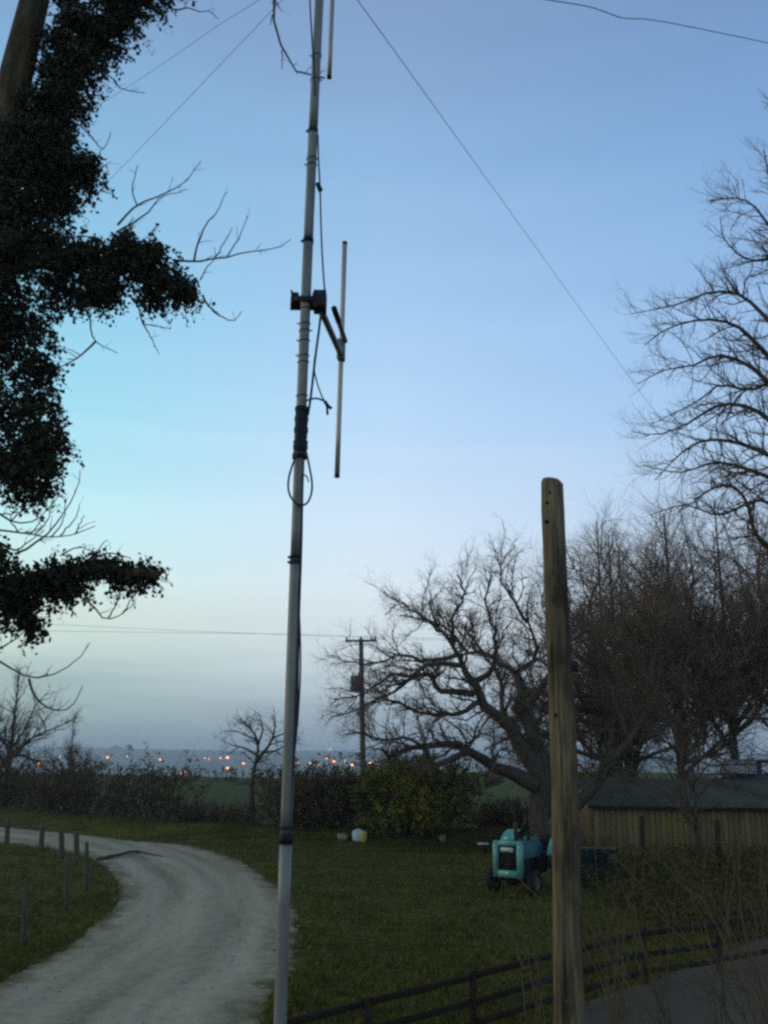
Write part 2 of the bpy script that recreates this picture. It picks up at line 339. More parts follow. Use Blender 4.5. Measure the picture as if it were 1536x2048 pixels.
def surf_mat(name, ca, cb, cc, along, fine, bump, streak, worn=None):
    m = bpy.data.materials.new(name); m.use_nodes = True; t = m.node_tree; b = t.nodes['Principled BSDF']; b.inputs['Roughness'].default_value = .95; b.inputs['Specular IOR Level'].default_value = .15
    uv = t.nodes.new('ShaderNodeUVMap'); mp = t.nodes.new('ShaderNodeMapping'); mp.inputs['Scale'].default_value = along; t.links.new(uv.outputs[0], mp.inputs[0])
    n1 = t.nodes.new('ShaderNodeTexNoise'); n1.inputs['Scale'].default_value = 1; n1.inputs['Detail'].default_value = 6; t.links.new(mp.outputs[0], n1.inputs['Vector'])
    g = t.nodes.new('ShaderNodeNewGeometry'); n2 = t.nodes.new('ShaderNodeTexNoise'); n2.inputs['Scale'].default_value = fine; n2.inputs['Detail'].default_value = 8; n2.inputs['Roughness'].default_value = .75
    t.links.new(g.outputs['Position'], n2.inputs['Vector'])
    r1 = t.nodes.new('ShaderNodeValToRGB'); e = r1.color_ramp.elements; e[0].position = .32; e[0].color = (*ca, 1); e[1].position = .68; e[1].color = (*cc, 1); x = e.new(.47); x.color = (*cb, 1)
    mixf = t.nodes.new('ShaderNodeMath'); mixf.operation = 'MULTIPLY_ADD'; mixf.inputs[1].default_value = streak
    m3 = t.nodes.new('ShaderNodeMath'); m3.operation = 'MULTIPLY'; m3.inputs[1].default_value = 1 - streak; t.links.new(n2.outputs['Fac'], m3.inputs[0])
    t.links.new(n1.outputs['Fac'], mixf.inputs[0]); t.links.new(m3.outputs[0], mixf.inputs[2]); t.links.new(mixf.outputs[0], r1.inputs[0]); t.links.new(r1.outputs[0], b.inputs['Base Color'])
    if worn:                                            # grass and mud that have crept in over the verge
        su = t.nodes.new('ShaderNodeSeparateXYZ'); t.links.new(uv.outputs[0], su.inputs[0])
        n4 = t.nodes.new('ShaderNodeTexNoise'); n4.inputs['Scale'].default_value = 1.1; n4.inputs['Detail'].default_value = 7; n4.inputs['Roughness'].default_value = .7; t.links.new(g.outputs['Position'], n4.inputs['Vector'])
        md = t.nodes.new('ShaderNodeMath'); md.operation = 'SUBTRACT'; md.inputs[1].default_value = .5; t.links.new(su.outputs['X'], md.inputs[0])
        ab = t.nodes.new('ShaderNodeMath'); ab.operation = 'ABSOLUTE'; t.links.new(md.outputs[0], ab.inputs[0])
        ma = t.nodes.new('ShaderNodeMath'); ma.operation = 'MULTIPLY_ADD'; ma.inputs[1].default_value = .55; t.links.new(n4.outputs['Fac'], ma.inputs[0]); t.links.new(ab.outputs[0], ma.inputs[2])
        mv = t.nodes.new('ShaderNodeMapRange'); mv.inputs['From Min'].default_value = .66; mv.inputs['From Max'].default_value = .80; t.links.new(ma.outputs[0], mv.inputs['Value'])
        mx = t.nodes.new('ShaderNodeMix'); mx.data_type = 'RGBA'; t.links.new(mv.outputs[0], mx.inputs['Factor']); t.links.new(r1.outputs[0], mx.inputs['A']); mx.inputs['B'].default_value = (*worn, 1); t.links.new(mx.outputs['Result'], b.inputs['Base Color'])
    bp = t.nodes.new('ShaderNodeBump'); bp.inputs['Strength'].default_value = bump; bp.inputs['Distance'].default_value = .03
    t.links.new(n2.outputs['Fac'], bp.inputs['Height']); t.links.new(bp.outputs[0], b.inputs['Normal'])
    return m
def set_uv(o, u):
    me = o.data; uvl = me.uv_layers.new(name='UVMap'); li = np.empty(len(me.loops), np.int64); me.loops.foreach_get('vertex_index', li)
    uvl.data.foreach_set('uv', u[li].ravel())
GRAVEL = surf_mat('pale_gravel', (.15, .115, .066), (.285, .228, .14), (.43, .352, .228), (7.0, .10, 1), 3.5, .8, .60, worn=(.088, .066, .014))
o = MB().add(V, q).build('track', GRAVEL, smooth=True); o['kind'] = 'structure'
ln = np.concatenate([[0], np.cumsum(np.linalg.norm(np.diff((po + pi_) / 2, axis=0), axis=1))])
set_uv(o, np.stack([np.tile(np.linspace(0, 1, nA), nL), np.repeat(ln, nA)], -1))
TRACK_POLY = np.concatenate([po[:, :2], pi_[::-1, :2]])

# the lane at the lower right
edge = [(1040, 2095), (1100, 2050), (1165, 2010), (1300, 1962), (1420, 1917), (1536, 1873), (1700, 1812), (1900, 1750)]
n2_ = 200
pe = spline([G(*p) for p in edge], n2_); pe[:, 1] += wob(.05)[:n2_] if False else rng.normal(0, .03, n2_)
back = pe + np.array([4.5, -4.8, 0])
a = np.linspace(0, 1, 14)[None, :, None]
V = pe[:, None] * (1 - a) + back[:, None] * a; V[..., 2] = .006 + .05 * np.sin(np.linspace(0, PI, 14))[None]
idx = np.arange(n2_ * 14).reshape(n2_, 14)
q = np.stack([idx[:-1, :-1], idx[:-1, 1:], idx[1:, 1:], idx[1:, :-1]], -1).reshape(-1, 4)[:, ::-1]
ROAD = surf_mat('dark_tarmac', (.05, .035, .022), (.082, .058, .036), (.115, .083, .054), (3, .2, 1), 9, .5, .4)
o = MB().add(V, q).build('road', ROAD, smooth=True); o['kind'] = 'structure'
ln = np.concatenate([[0], np.cumsum(np.linalg.norm(np.diff(pe, axis=0), axis=1))])
set_uv(o, np.stack([np.tile(np.linspace(0, 1, 14), n2_), np.repeat(ln, 14)], -1))
ROAD_POLY = np.concatenate([pe[:, :2], back[::-1, :2]])
def in_poly(x, y, P):
    r = np.zeros(len(x), bool); xj, yj = P[-1]
    for xi, yi in P:
        c = ((yi > y) != (yj > y)) & (x < (xj - xi) * (y - yi) / (yj - yi + 1e-12) + xi); r ^= c; xj, yj = xi, yi
    return r

# ------------------------------------------------------------------ growth
def spawn(rng, P, R, den, length, angle=(35, 65), up=0.1, wig=.15, steps=4, rr=.6, rmax=1.0, tmin=.2, tip=.35, out=None, lvar=.45, taper_len=.4, bend=0.0, push=None):
    n = P.shape[1]; L = np.linalg.norm(np.diff(P, axis=1), axis=2).sum(1)
    cnt = np.floor(den * L + rng.random(len(L))).astype(int)
    ii = np.repeat(np.arange(len(P)), cnt); K = len(ii)
    tt = tmin + (1 - tmin) * rng.random(K); f = tt * (n - 1); i = np.minimum(f.astype(int), n - 2); w_ = (f - i)[:, None]
    pos = P[ii, i] * (1 - w_) + P[ii, i + 1] * w_; T = nrm(P[ii, i + 1] - P[ii, i])
    rp = R[ii, i] * (1 - w_[:, 0]) + R[ii, i + 1] * w_[:, 0]
    pr = rng.normal(size=(K, 3)); pr = nrm(pr - (pr * T).sum(-1, keepdims=True) * T)
    an = np.radians(rng.uniform(*angle, K))[:, None]
    d = np.cos(an) * T + np.sin(an) * pr; d[:, 2] += up
    if out is not None: d += out[1] * nrm(pos - np.asarray(out[0]))
    if push is not None: d += np.asarray(push)
    d = nrm(d); ln = length * (1 + lvar * rng.uniform(-1, 1, K)) * (1 - taper_len * tt)
    pts = [pos]
    for s in range(steps):
        d = nrm(d + wig * rng.normal(size=(K, 3)) + np.array([0, 0, bend]))
        pts.append(pts[-1] + d * (ln / steps)[:, None])
    r0 = np.minimum(rp * rr, rmax)
    return np.stack(pts, 1), r0[:, None] * np.linspace(1, tip, steps + 1)[None]
def limbs(paths, n=16, jit=0.0, rg=None):                              # [(points3d, r0, r1)] -> arrays
    P = np.stack([spline(p, n) for p, _, _ in paths]); R = np.stack([b + (a - b) * (1 - np.linspace(0, 1, n)) ** 1.35 for _, a, b in paths])
    if jit: P[:, 1:-1] += rg.normal(0, jit, P[:, 1:-1].shape) * (.4 + R[:, 1:-1, None] * 2); R[:, 1:] *= rg.uniform(.9, 1.1, R[:, 1:].shape)
    return P, R
def px_limb(pp, r0, r1, d0, d1=None):                # limb drawn by where its joints appear, with a depth that runs from d0 to d1
    d1 = d0 if d1 is None else d1; k = len(pp)
    return ([U(x, y, d0 + (d1 - d0) * i / max(k - 1, 1)) for i, (x, y) in enumerate(pp)], r0, r1)
def leaves(mb, rng, pos, size, fold=.25, droop=0.0, var=.4):
    K = len(pos); a = nrm(rng.normal(size=(K, 3)) + np.array([0, 0, -droop])); b_ = rng.normal(size=(K, 3)); b_ = nrm(b_ - (b_ * a).sum(-1, keepdims=True) * a)
    c = np.cross(a, b_); s = (size * (1 + var * rng.uniform(-1, 1, K)))[:, None]
    v = np.stack([pos, pos + s * (.5 * a + .42 * b_ + fold * .5 * c), pos + s * a, pos + s * (.5 * a - .42 * b_ + fold * .5 * c)], 1)
    i = np.arange(K)[:, None] * 4
    mb.add(v.reshape(-1, 3), tris=np.concatenate([i + [0, 1, 2], i + [0, 2, 3]]))
    return mb

def make_tree(label, name, base, main, levels, mats, seed, trunk_levels=1, sides=(9, 6, 4, 3, 3, 3), cat='tree', group=None, leaf=None, trunk='trunk', crown='crown', jit=0.0):
    rng = np.random.default_rng(seed)
    t = thing(name, label, cat, base, group)
    P, R = limbs(main, jit=jit, rg=np.random.default_rng(seed + 7)); tm, cm = MB(), MB()
    tubes(tm, P, R, sides[0]); gens = [(P, R)]
    for li, lv in enumerate(levels):
        lv = dict(lv); src = lv.pop('src', [li]); den = lv.pop('den'); den = den if isinstance(den, (list, tuple)) else [den] * len(src)
        got = [spawn(rng, *gens[s_], den=d_, **lv) for s_, d_ in zip(src, den)]
        P = np.concatenate([g_[0] for g_ in got]); R = np.concatenate([g_[1] for g_ in got]); gens.append((P, R))
        tubes(tm if li + 1 < trunk_levels else cm, P, R, sides[min(li + 1, len(sides) - 1)])
    tm.build(trunk, mats[0], t, True); cm.build(crown, mats[1], t, False)
    if leaf:
        f = rng.random(len(P)) < leaf[1]; e = P[f][:, -1]
        leaves(MB(), rng, e, leaf[0]).build('leaves', leaf[2], t)
    return t

# ------------------------------------------------------------------ the oak
D = 40.0; ob = np.array(U(1092, 1690, D)); ob[2] = 0
oak_main = [
    ([ob + [0, 0, -.2], ob + [0, 0, .5], U(1086, 1620, D), U(1075, 1565, D), U(1067, 1541, D), U(1030, 1475, D), U(1022, 1454, D - .2), U(969, 1413, D - .5), U(948, 1368, D - .8), U(923, 1331, D - 1), U(907, 1290, D - 1.2), U(882, 1262, D - 1.4), U(860, 1215, D - 1.6)], .60, .04),
    px_limb([(1088, 1600), (1083, 1524), (1062, 1463), (1038, 1422), (1034, 1401), (1046, 1368), (1030, 1340), (1055, 1335), (1075, 1311), (1067, 1278), (1055, 1235), (1060, 1180)], .40, .025, D + .3, D + 1.6),
    px_limb([(1072, 1572), (1022, 1540), (969, 1520), (932, 1500), (907, 1487), (850, 1491), (817, 1500), (784, 1512), (764, 1498)], .33, .07, D - .2, D - 2.5),
    px_limb([(932, 1500), (907, 1516), (866, 1530), (850, 1500), (820, 1478), (776, 1479), (742, 1474), (694, 1469)], .14, .03, D - 1.4, D - 3.5),
    px_limb([(956, 1405), (915, 1426), (882, 1428), (825, 1416), (784, 1401), (740, 1410)], .13, .03, D - .6, D - 2),
    px_limb([(948, 1388), (907, 1381), (870, 1381), (866, 1352), (840, 1348), (817, 1360), (768, 1393), (714, 1418), (665, 1432)], .16, .025, D - .7, D + 1.2),
    px_limb([(923, 1331), (882, 1323), (850, 1331), (817, 1356), (788, 1348), (730, 1385), (668, 1400)], .12, .025, D - 1, D - 3),
    px_limb([(915, 1310), (850, 1319), (809, 1311), (770, 1320), (731, 1331), (690, 1322), (662, 1310)], .10, .02, D - 1.1, D + .8),
    px_limb([(1030, 1345), (1001, 1327), (969, 1307), (940, 1303), (900, 1262), (850, 1240), (800, 1230)], .13, .03, D + .8, D + 2.8),
    px_limb([(907, 1290), (905, 1240), (930, 1190), (915, 1150)], .10, .03, D - 1.2, D - 2.5),
    px_limb([(948, 1368), (985, 1330), (990, 1270), (970, 1210), (985, 1150)], .14, .03, D - .8, D - 3),
    px_limb([(1055, 1245), (1020, 1190), (1000, 1140), (1030, 1090)], .09, .02, D + 1.2, D + 1),
    px_limb([(1038, 1422), (1090, 1370), (1120, 1300), (1130, 1210), (1110, 1140)], .20, .03, D + .4, D - 2),
    px_limb([(882, 1262), (840, 1230), (800, 1210), (770, 1230)], .08, .02, D - 1.4, D - .5),
    px_limb([(1094, 1655), (1157, 1615), (1206, 1545), (1262, 1480), (1310, 1400), (1320, 1310), (1300, 1230)], .32, .05, D - .2, D - 1.5),
    px_limb([(1262, 1480), (1230, 1400), (1190, 1310), (1180, 1220), (1160, 1140)], .14, .03, D - .8, D + 1.0),
    px_limb([(1075, 1565), (1060, 1500), (1010, 1440), (1000, 1360), (960, 1300), (930, 1250)], .2, .04, D + .4, D + 4),
]
cen = U(960, 1420, D)
make_tree('gnarled bare oak with crooked spreading limbs behind the teal tractor', 'oak_tree', ob, oak_main, [
    dict(den=2.5, length=2.2, angle=(30, 75), up=.24, wig=.26, steps=6, rr=.5, rmax=.055, tmin=.22, out=(cen, .5)),
    dict(den=[4.0, 2.2], src=[1, 0], length=1.1, angle=(30, 75), up=.2, wig=.3, steps=5, rr=.55, rmax=.027, tmin=.15, out=(cen, .35)),
    dict(den=[5.0, 3.0], src=[2, 1], length=.52, angle=(25, 70), up=.12, wig=.3, steps=3, rr=.75, rmax=.020, tmin=.15, out=(cen, .25)),
    dict(den=3.0, length=.23, angle=(25, 60), up=.15, wig=.2, steps=2, rr=.9, rmax=.016, tmin=.3, tip=.8)],
    (BARK_DK, TWIG), 11, trunk_levels=2, sides=(10, 6, 3, 3, 3), jit=.085)

# ------------------------------------------------------------------ the thicket of trees at the right
def upright_tree(label, name, bx, by, h, spread, seed, nl=7, lean=(0, 0), mats=(BARK, TWIG_P), r=.26, dens=1.0, tk=1.0, push=(-.16, 0, .05), twl=1.0):
    rg = np.random.default_rng(seed); bz = float(land(bx, by)); b0 = np.array([bx, by, bz])
    fork = b0 + [lean[0] * .2, lean[1] * .2, h * .2]
    main = [([b0 + [0, 0, -.2], b0 + [0, 0, h * .1], fork, b0 + [lean[0] * .6, lean[1] * .6, h * .5], b0 + [lean[0], lean[1], h * .92]], r, r * .12)]
    for i in range(nl):
        an = 2 * PI * (i + rg.random() * .6) / nl; hh = h * rg.uniform(.36, .95); s = spread * rg.uniform(.6, 1.1) * (1.45 - .75 * hh / h)
        st = b0 + [lean[0] * .2, lean[1] * .2, h * rg.uniform(.12, .42)]
        e = b0 + [lean[0] + math.cos(an) * s, lean[1] + math.sin(an) * s, hh]
        m_ = (st + e) / 2 + rg.normal(0, .06 * h, 3) + [math.cos(an) * s * .15, math.sin(an) * s * .15, -.02 * h]
        main.append(([st, st * .6 + m_ * .4 + rg.normal(0, .03 * h, 3), m_, m_ * .4 + e * .6 + rg.normal(0, .025 * h, 3), e], r * .5, r * .07))
    return make_tree(label, name, b0, main, [
        dict(den=1.7 * dens, length=h * .22, angle=(28, 68), up=.22, wig=.19, steps=5, rr=.5, rmax=.045, tmin=.15, push=push),
        dict(den=[2.9 * dens, 1.6 * dens], src=[1, 0], length=h * .12 * twl, angle=(24, 62), up=.22, wig=.17, steps=4, rr=.6, rmax=.024 * tk, tmin=.1, push=push),
        dict(den=[3.8 * dens, 2 * dens], src=[2, 1], length=h * .06 * twl, angle=(20, 58), up=.25, wig=.16, steps=3, rr=.8, rmax=.016 * tk, tmin=.1, push=push)],
        mats, seed, trunk_levels=2)
TT = [upright_tree('bare purple-brown tree just behind the top of the wooden pole', 'thicket_tree', 11.0, 45.8, 17.0, 4.8, 21, nl=12, dens=.80),
      upright_tree('broad bare tree with dense reddish twigs behind the shed roof', 'thicket_tree', 14.9, 47.0, 17.4, 6.0, 22, nl=14, dens=.72),
      upright_tree('bare brown tree at the frame edge over the blue car', 'thicket_tree', 21.9, 46.8, 18.2, 6.2, 23, nl=14, dens=.72),
      upright_tree('low bare tree with thin stems in front of the shed wall', 'thicket_tree', 12.6, 38.2, 8.0, 2.6, 24, nl=8, dens=1.0, r=.09)]

def copy_tree(src, label, x, y, rz, sc):
    c = src.copy(); C.objects.link(c); c['label'] = label; c.location = (x, y, float(land(x, y))); c.rotation_euler = (0, 0, rz); c.scale = (sc, sc, sc)
    for ch in src.children:
        d_ = ch.copy(); C.objects.link(d_); d_.parent = c
    return c
copy_tree(TT[1], 'bare tree rising behind the tree beside the wooden pole', 13.0, 51.5, 2.1, 1.02)
copy_tree(TT[2], 'bare tree behind the broad one above the shed roof', 17.4, 55.0, 1.2, 1.0)
copy_tree(TT[0], 'last bare tree of the thicket at the right edge', 23.6, 51.0, 3.6, 1.15)
copy_tree(TT[3], 'low twiggy tree filling the gap between oak and shed', 8.4, 46.5, 2.6, 1.2)
copy_tree(TT[0], 'tree with crossing twigs behind the middle of the shed', 12.9, 49.0, 4.0, .96)
copy_tree(TT[0], 'tall bare tree in the middle of the thicket above the car', 20.4, 54.5, 5.2, 1.12)
copy_tree(TT[3], 'low twiggy tree before the shed at the right edge', 17.2, 38.0, 4.4, .95)
# the tall tree that leans its boughs in from the right edge
D = 20.0; tb = np.array([11.2, D, float(land(11.2, D))])
tall_main = [
    ([tb + [0, 0, -.2], tb + [-.1, 0, 2], tb + [-.2, 0, 5], U(1640, 900, D), U(1610, 600, D), U(1590, 380, D), U(1560, 200, D)], .34, .07),
    px_limb([(1625, 700), (1590, 560), (1536, 450), (1490, 400), (1420, 400)], .08, .012, D, D - 1),
    px_limb([(1600, 560), (1570, 450), (1540, 360), (1528, 300)], .06, .012, D, D - .6),
    px_limb([(1630, 780), (1580, 700), (1536, 640), (1480, 590), (1420, 585), (1350, 610), (1262, 628)], .09, .009, D, D + .8),
    px_limb([(1640, 880), (1580, 760), (1525, 700), (1470, 650), (1400, 640), (1330, 660), (1290, 690)], .10, .009, D, D - 1.5),
    px_limb([(1640, 920), (1580, 820), (1510, 740), (1440, 710), (1390, 730), (1330, 740), (1275, 768)], .09, .009, D, D - .5),
    px_limb([(1645, 960), (1580, 880), (1510, 820), (1440, 810), (1370, 850), (1310, 870), (1262, 862)], .10, .009, D, D + .5),
    px_limb([(1645, 1000), (1570, 930), (1490, 890), (1420, 880), (1370, 900), (1310, 960)], .09, .009, D, D - 1.8),
    px_limb([(1640, 1180), (1560, 1110), (1512, 1070), (1496, 1010), (1470, 975), (1430, 975), (1390, 1000)], .09, .02, D, D - 1),
    px_limb([(1610, 620), (1580, 520), (1500, 520), (1450, 480), (1440, 430)], .06, .009, D, D + 1.4),
    px_limb([(1645, 1060), (1580, 980), (1500, 940), (1430, 925), (1360, 945), (1285, 930)], .08, .009, D, D + .6),
    px_limb([(1645, 1110), (1580, 1040), (1520, 1000), (1440, 1030), (1370, 1010), (1300, 1030)], .07, .009, D, D - 1.2),
    px_limb([(1630, 830), (1570, 760), (1500, 780), (1440, 770), (1400, 800), (1340, 830), (1300, 850)], .07, .009, D, D + 1.5),
]
make_tree('tall bare tree leaning drooping twiggy boughs in at the right edge', 'tall_tree', tb, tall_main, [
    dict(den=4.8, length=1.2, angle=(30, 75), up=-.02, wig=.2, steps=5, rr=.5, rmax=.020, tmin=.2, push=(-.22, 0, -.03), bend=.04),
    dict(den=[5.4, 3.6], src=[1, 0], length=.62, angle=(30, 75), up=.15, wig=.2, steps=5, rr=.55, rmax=.016, tmin=.12, push=(-.15, 0, .05), bend=.08),
    dict(den=[4.4, 3.4], src=[2, 1], length=.32, angle=(25, 70), up=.2, wig=.2, steps=4, rr=.7, rmax=.0120, tmin=.1, push=(-.12, 0, .12), bend=.14)],
    (BARK, TWIG), 31, trunk_levels=1, sides=(9, 4, 3, 3))

# ------------------------------------------------------------------ trees and hedges across the middle distance
def land_pt(px, Y): p = U(px, 1600, Y); return np.array([p[0], Y, float(land(p[0], Y))])
# windswept hawthorn
D = 45.0; hb = land_pt(507, D)
haw = [([hb + [0, 0, -.2], U(503, 1600, D), U(505, 1555, D), U(512, 1522, D), U(516, 1490, D), U(505, 1462, D), U(480, 1440, D)], .19, .03),
       px_limb([(512, 1522), (535, 1495), (545, 1478), (560, 1470), (590, 1460)], .10, .02, D, D - .5),
       px_limb([(514, 1510), (490, 1497), (465, 1490), (440, 1480)], .07, .012, D, D + .8),
       px_limb([(516, 1490), (525, 1460), (520, 1435), (505, 1418)], .06, .012, D, D + .6),
       px_limb([(525, 1505), (550, 1502), (572, 1490), (600, 1480)], .06, .012, D, D + 1.2),
       px_limb([(545, 1478), (550, 1450), (545, 1428)], .05, .012, D, D - 1.0),
       px_limb([(516, 1480), (490, 1470), (470, 1462), (450, 1465)], .05, .012, D, D - 1.2)]
make_tree('small windswept hawthorn tree standing behind the grey mast', 'hawthorn_tree', hb, haw, [
    dict(den=4.0, length=1.0, angle=(30, 70), up=.2, wig=.28, steps=5, rr=.5, rmax=.035, tmin=.3),
    dict(den=[5.5], length=.55, angle=(30, 70), up=.1, wig=.3, steps=4, rr=.65, rmax=.020, tmin=.1),
    dict(den=6.0, length=.3, angle=(25, 60), up=.1, wig=.25, steps=3, rr=.8, rmax=.014, tmin=.1)], (BARK_DK, TWIG), 41, trunk_levels=2)
upright_tree('hazy rounded bare tree behind the hedge at the left edge', 'bare_tree', -25.0, 64, 10.0, 4.0, 42, nl=9, mats=(BARK_DK, TWIG), dens=1.05, tk=.9, push=(.02, 0, .1))
upright_tree('lower bare tree with slanting twigs beside the rounded one', 'bare_tree', -19.6, 60, 6.2, 2.6, 43, nl=7, mats=(BARK_DK, TWIG), r=.16, dens=1.7, tk=.85, push=(.12, 0, .08))
upright_tree('small bare tree at the left edge above the track', 'bare_tree', -27.8, 60, 7.2, 2.6, 44, nl=7, mats=(BARK_DK, TWIG), r=.16, dens=1.4, tk=.85, push=(.02, 0, .1))

def bush(label, name, line, width, h, nst, seed, mats=(TWIG_G, DEADLEAF), leaf=.09, nleaf=4, cat='shrub', hv=.25, spread=.35, group=None, dens=1.0):
    rg = np.random.default_rng(seed); L = spline(line, 60) if len(line) > 1 else np.repeat(np.array(line, float), 60, 0)
    c0 = L.mean(0); b0 = np.array([c0[0], c0[1], float(land(c0[0], c0[1]))]); t = thing(name, label, cat, b0, group)
    i = rg.integers(0, 60, nst); p = L[i][:, :2] + rg.normal(0, width * .35, (nst, 2)); z = land(p[:, 0], p[:, 1])
    r_ = np.linalg.norm((p - L[i][:, :2]) / width, axis=1); k = 5
    hh = h * (1 - hv * rg.random(nst)) * .96 * np.clip(1.08 - .55 * r_ ** 2, .35, 1) * (1 + .13 * np.sin(i * .55 + seed) + .08 * np.sin(i * 1.7))
    d = nrm(np.stack([rg.normal(0, spread, nst) + (p[:, 0] - L[i, 0]) * .35 / width, rg.normal(0, spread, nst) + (p[:, 1] - L[i, 1]) * .35 / width, np.ones(nst)], -1))
    pts = [np.column_stack([p, z - .1])]
    for s_ in range(k): d = nrm(d + .16 * rg.normal(size=d.shape)); pts.append(pts[-1] + d * (hh / k)[:, None])
    P = np.stack(pts, 1); R = np.full((nst, 1), .022) * np.linspace(1, .3, k + 1)[None]; m_ = MB(); tubes(m_, P, R, 3)
    P1, R1 = spawn(rg, P, R, 3.2 * dens, h * .24, (25, 65), .15, .2, 4, .6, .012, .08)
    tubes(m_, P1, R1, 3)
    P2, R2 = spawn(rg, P1, R1, 4.0 * dens, h * .10, (25, 65), .1, .2, 3, .8, .009, .1); tubes(m_, P2, R2, 3)
    m_.build('stems', mats[0], t)
    if nleaf:
        j = rg.integers(0, len(P2), len(P2) * nleaf); f = rg.random((len(j), 1)); pos = P2[j, 0] * (1 - f) + P2[j, -1] * f + rg.normal(0, .06, (len(j), 3))
        leaves(MB(), rg, pos, leaf).build('leaves', mats[1], t)
    return t
def q3(*pp): return [np.array([x, y, 0.0]) for x, y in pp]
bush('long dark brown bare hedge running behind the pale track', 'hedge', q3((-46, 64), (-25, 57.5), (-15, 49.8), (-10.5, 46.6)), 1.35, 3.5, 900, 51, nleaf=7, leaf=.10, cat='hedge', dens=.52, hv=.4)
bush('dark leafless shrub under the windswept hawthorn', 'shrub', q3((-9.6, 46.2), (-5.6, 44.6)), 1.0, 1.15, 240, 52, nleaf=3, leaf=.09)
bush('dark brown shrub between the mast and the far utility pole', 'shrub', q3((-4.3, 44.4), (-1.4, 44)), 1.1, 2.8, 220, 53, nleaf=4, leaf=.10, mats=(TWIG_G, DEADLEAF))
bush('rounded olive green bush in front of the far utility pole', 'bush', q3((.5, 43.6), (1.6, 43.3), (2.8, 43.4)), 1.3, 3.3, 330, 54, hv=.12, mats=(TWIG_G, OLIVE), leaf=.10, nleaf=14, cat='bush', dens=.75)
bush('tangled brown scrub behind the shed roof under the trees', 'scrub', q3((8.2, 47.5), (11, 46.4), (13.6, 46.0)), 1.0, 4.2, 190, 60, mats=(TWIG_P, DEADLEAF), nleaf=2, leaf=.1, cat='scrub', dens=.5)
bush('low russet bush behind the tractor exhaust', 'bush', q3((4.9, 45.4), (6.6, 46.2)), .9, 1.7, 160, 55, mats=(TWIG_G, RUSSET), nleaf=4, cat='bush')
bush('low dark shrub spreading round the foot of the oak', 'shrub', q3((6.3, 39.8), (8.6, 39.4)), .8, 1.1, 90, 57, nleaf=3)
bush('small round dark bush on the green field under two lamps', 'bush', q3((13.2, 118), (14.4, 118)), 1.3, 1.7, 60, 56, nleaf=5, leaf=.25, cat='bush', dens=.6)
bush('dark field hedge on the crest beyond the hawthorn', 'hedge', q3((-36, 132), (-24, 131), (-17, 130), (-6, 131)), 1.6, 2.3, 150, 58, nleaf=4, leaf=.3, cat='hedge', dens=.4)
bush('dark scrub on the near crest left of the olive bush', 'hedge', q3((-12, 96), (-4, 97), (0, 98)), 1.8, 3.8, 120, 59, nleaf=4, leaf=.25, cat='hedge', dens=.4)

# ------------------------------------------------------------------ the ivy-clad tree at the left edge
D = 10.0
def V3(px, py, dy=0.0): return U(px, py, D + dy)
ib = np.array([U(-120, 1500, D)[0], D, 0.0])
it = thing('ivy_tree', 'big dark ivy-clad tree with broken branch stubs at the left edge', 'tree', ib)
rng = np.random.default_rng(61)
tm = MB()
trunk_paths = [
    ([ib + [0, 0, -.2], V3(-125, 2000), V3(-110, 1500), V3(-95, 1000), V3(-70, 650), V3(-25, 400), V3(8, 260), V3(40, 120), V3(70, 0), V3(105, -180), V3(125, -420)], .40, .13),
    ([V3(-20, 400), V3(60, 300, .1), V3(120, 190, .1), V3(190, 80, .15), V3(270, 0, .2), V3(380, -110, .3), V3(520, -260, .3)], .15, .09),
    ([V3(-70, 560), V3(60, 525), V3(180, 520), V3(290, 545), V3(392, 595)], .12, .05),
    ([V3(-95, 1210), V3(0, 1190), V3(90, 1150), V3(200, 1136), V3(262, 1146), V3(312, 1150)], .095, .05),
]
P, R = limbs(trunk_paths, 16)
R[0] = np.interp(np.linspace(0, 1, 16), [0, .3, .62, .8, 1], [.42, .36, .24, .18, .14])
tubes(tm, P, R, 12, cap=True)
tm.build('trunk', IVY_BARK, it, True)
m_ = MB(); tube(m_, [V3(296, 1148), V3(312, 1149), V3(330, 1140)], .075, .012, n=6, k=7); m_.build('broken_end', BARK_DK, it)
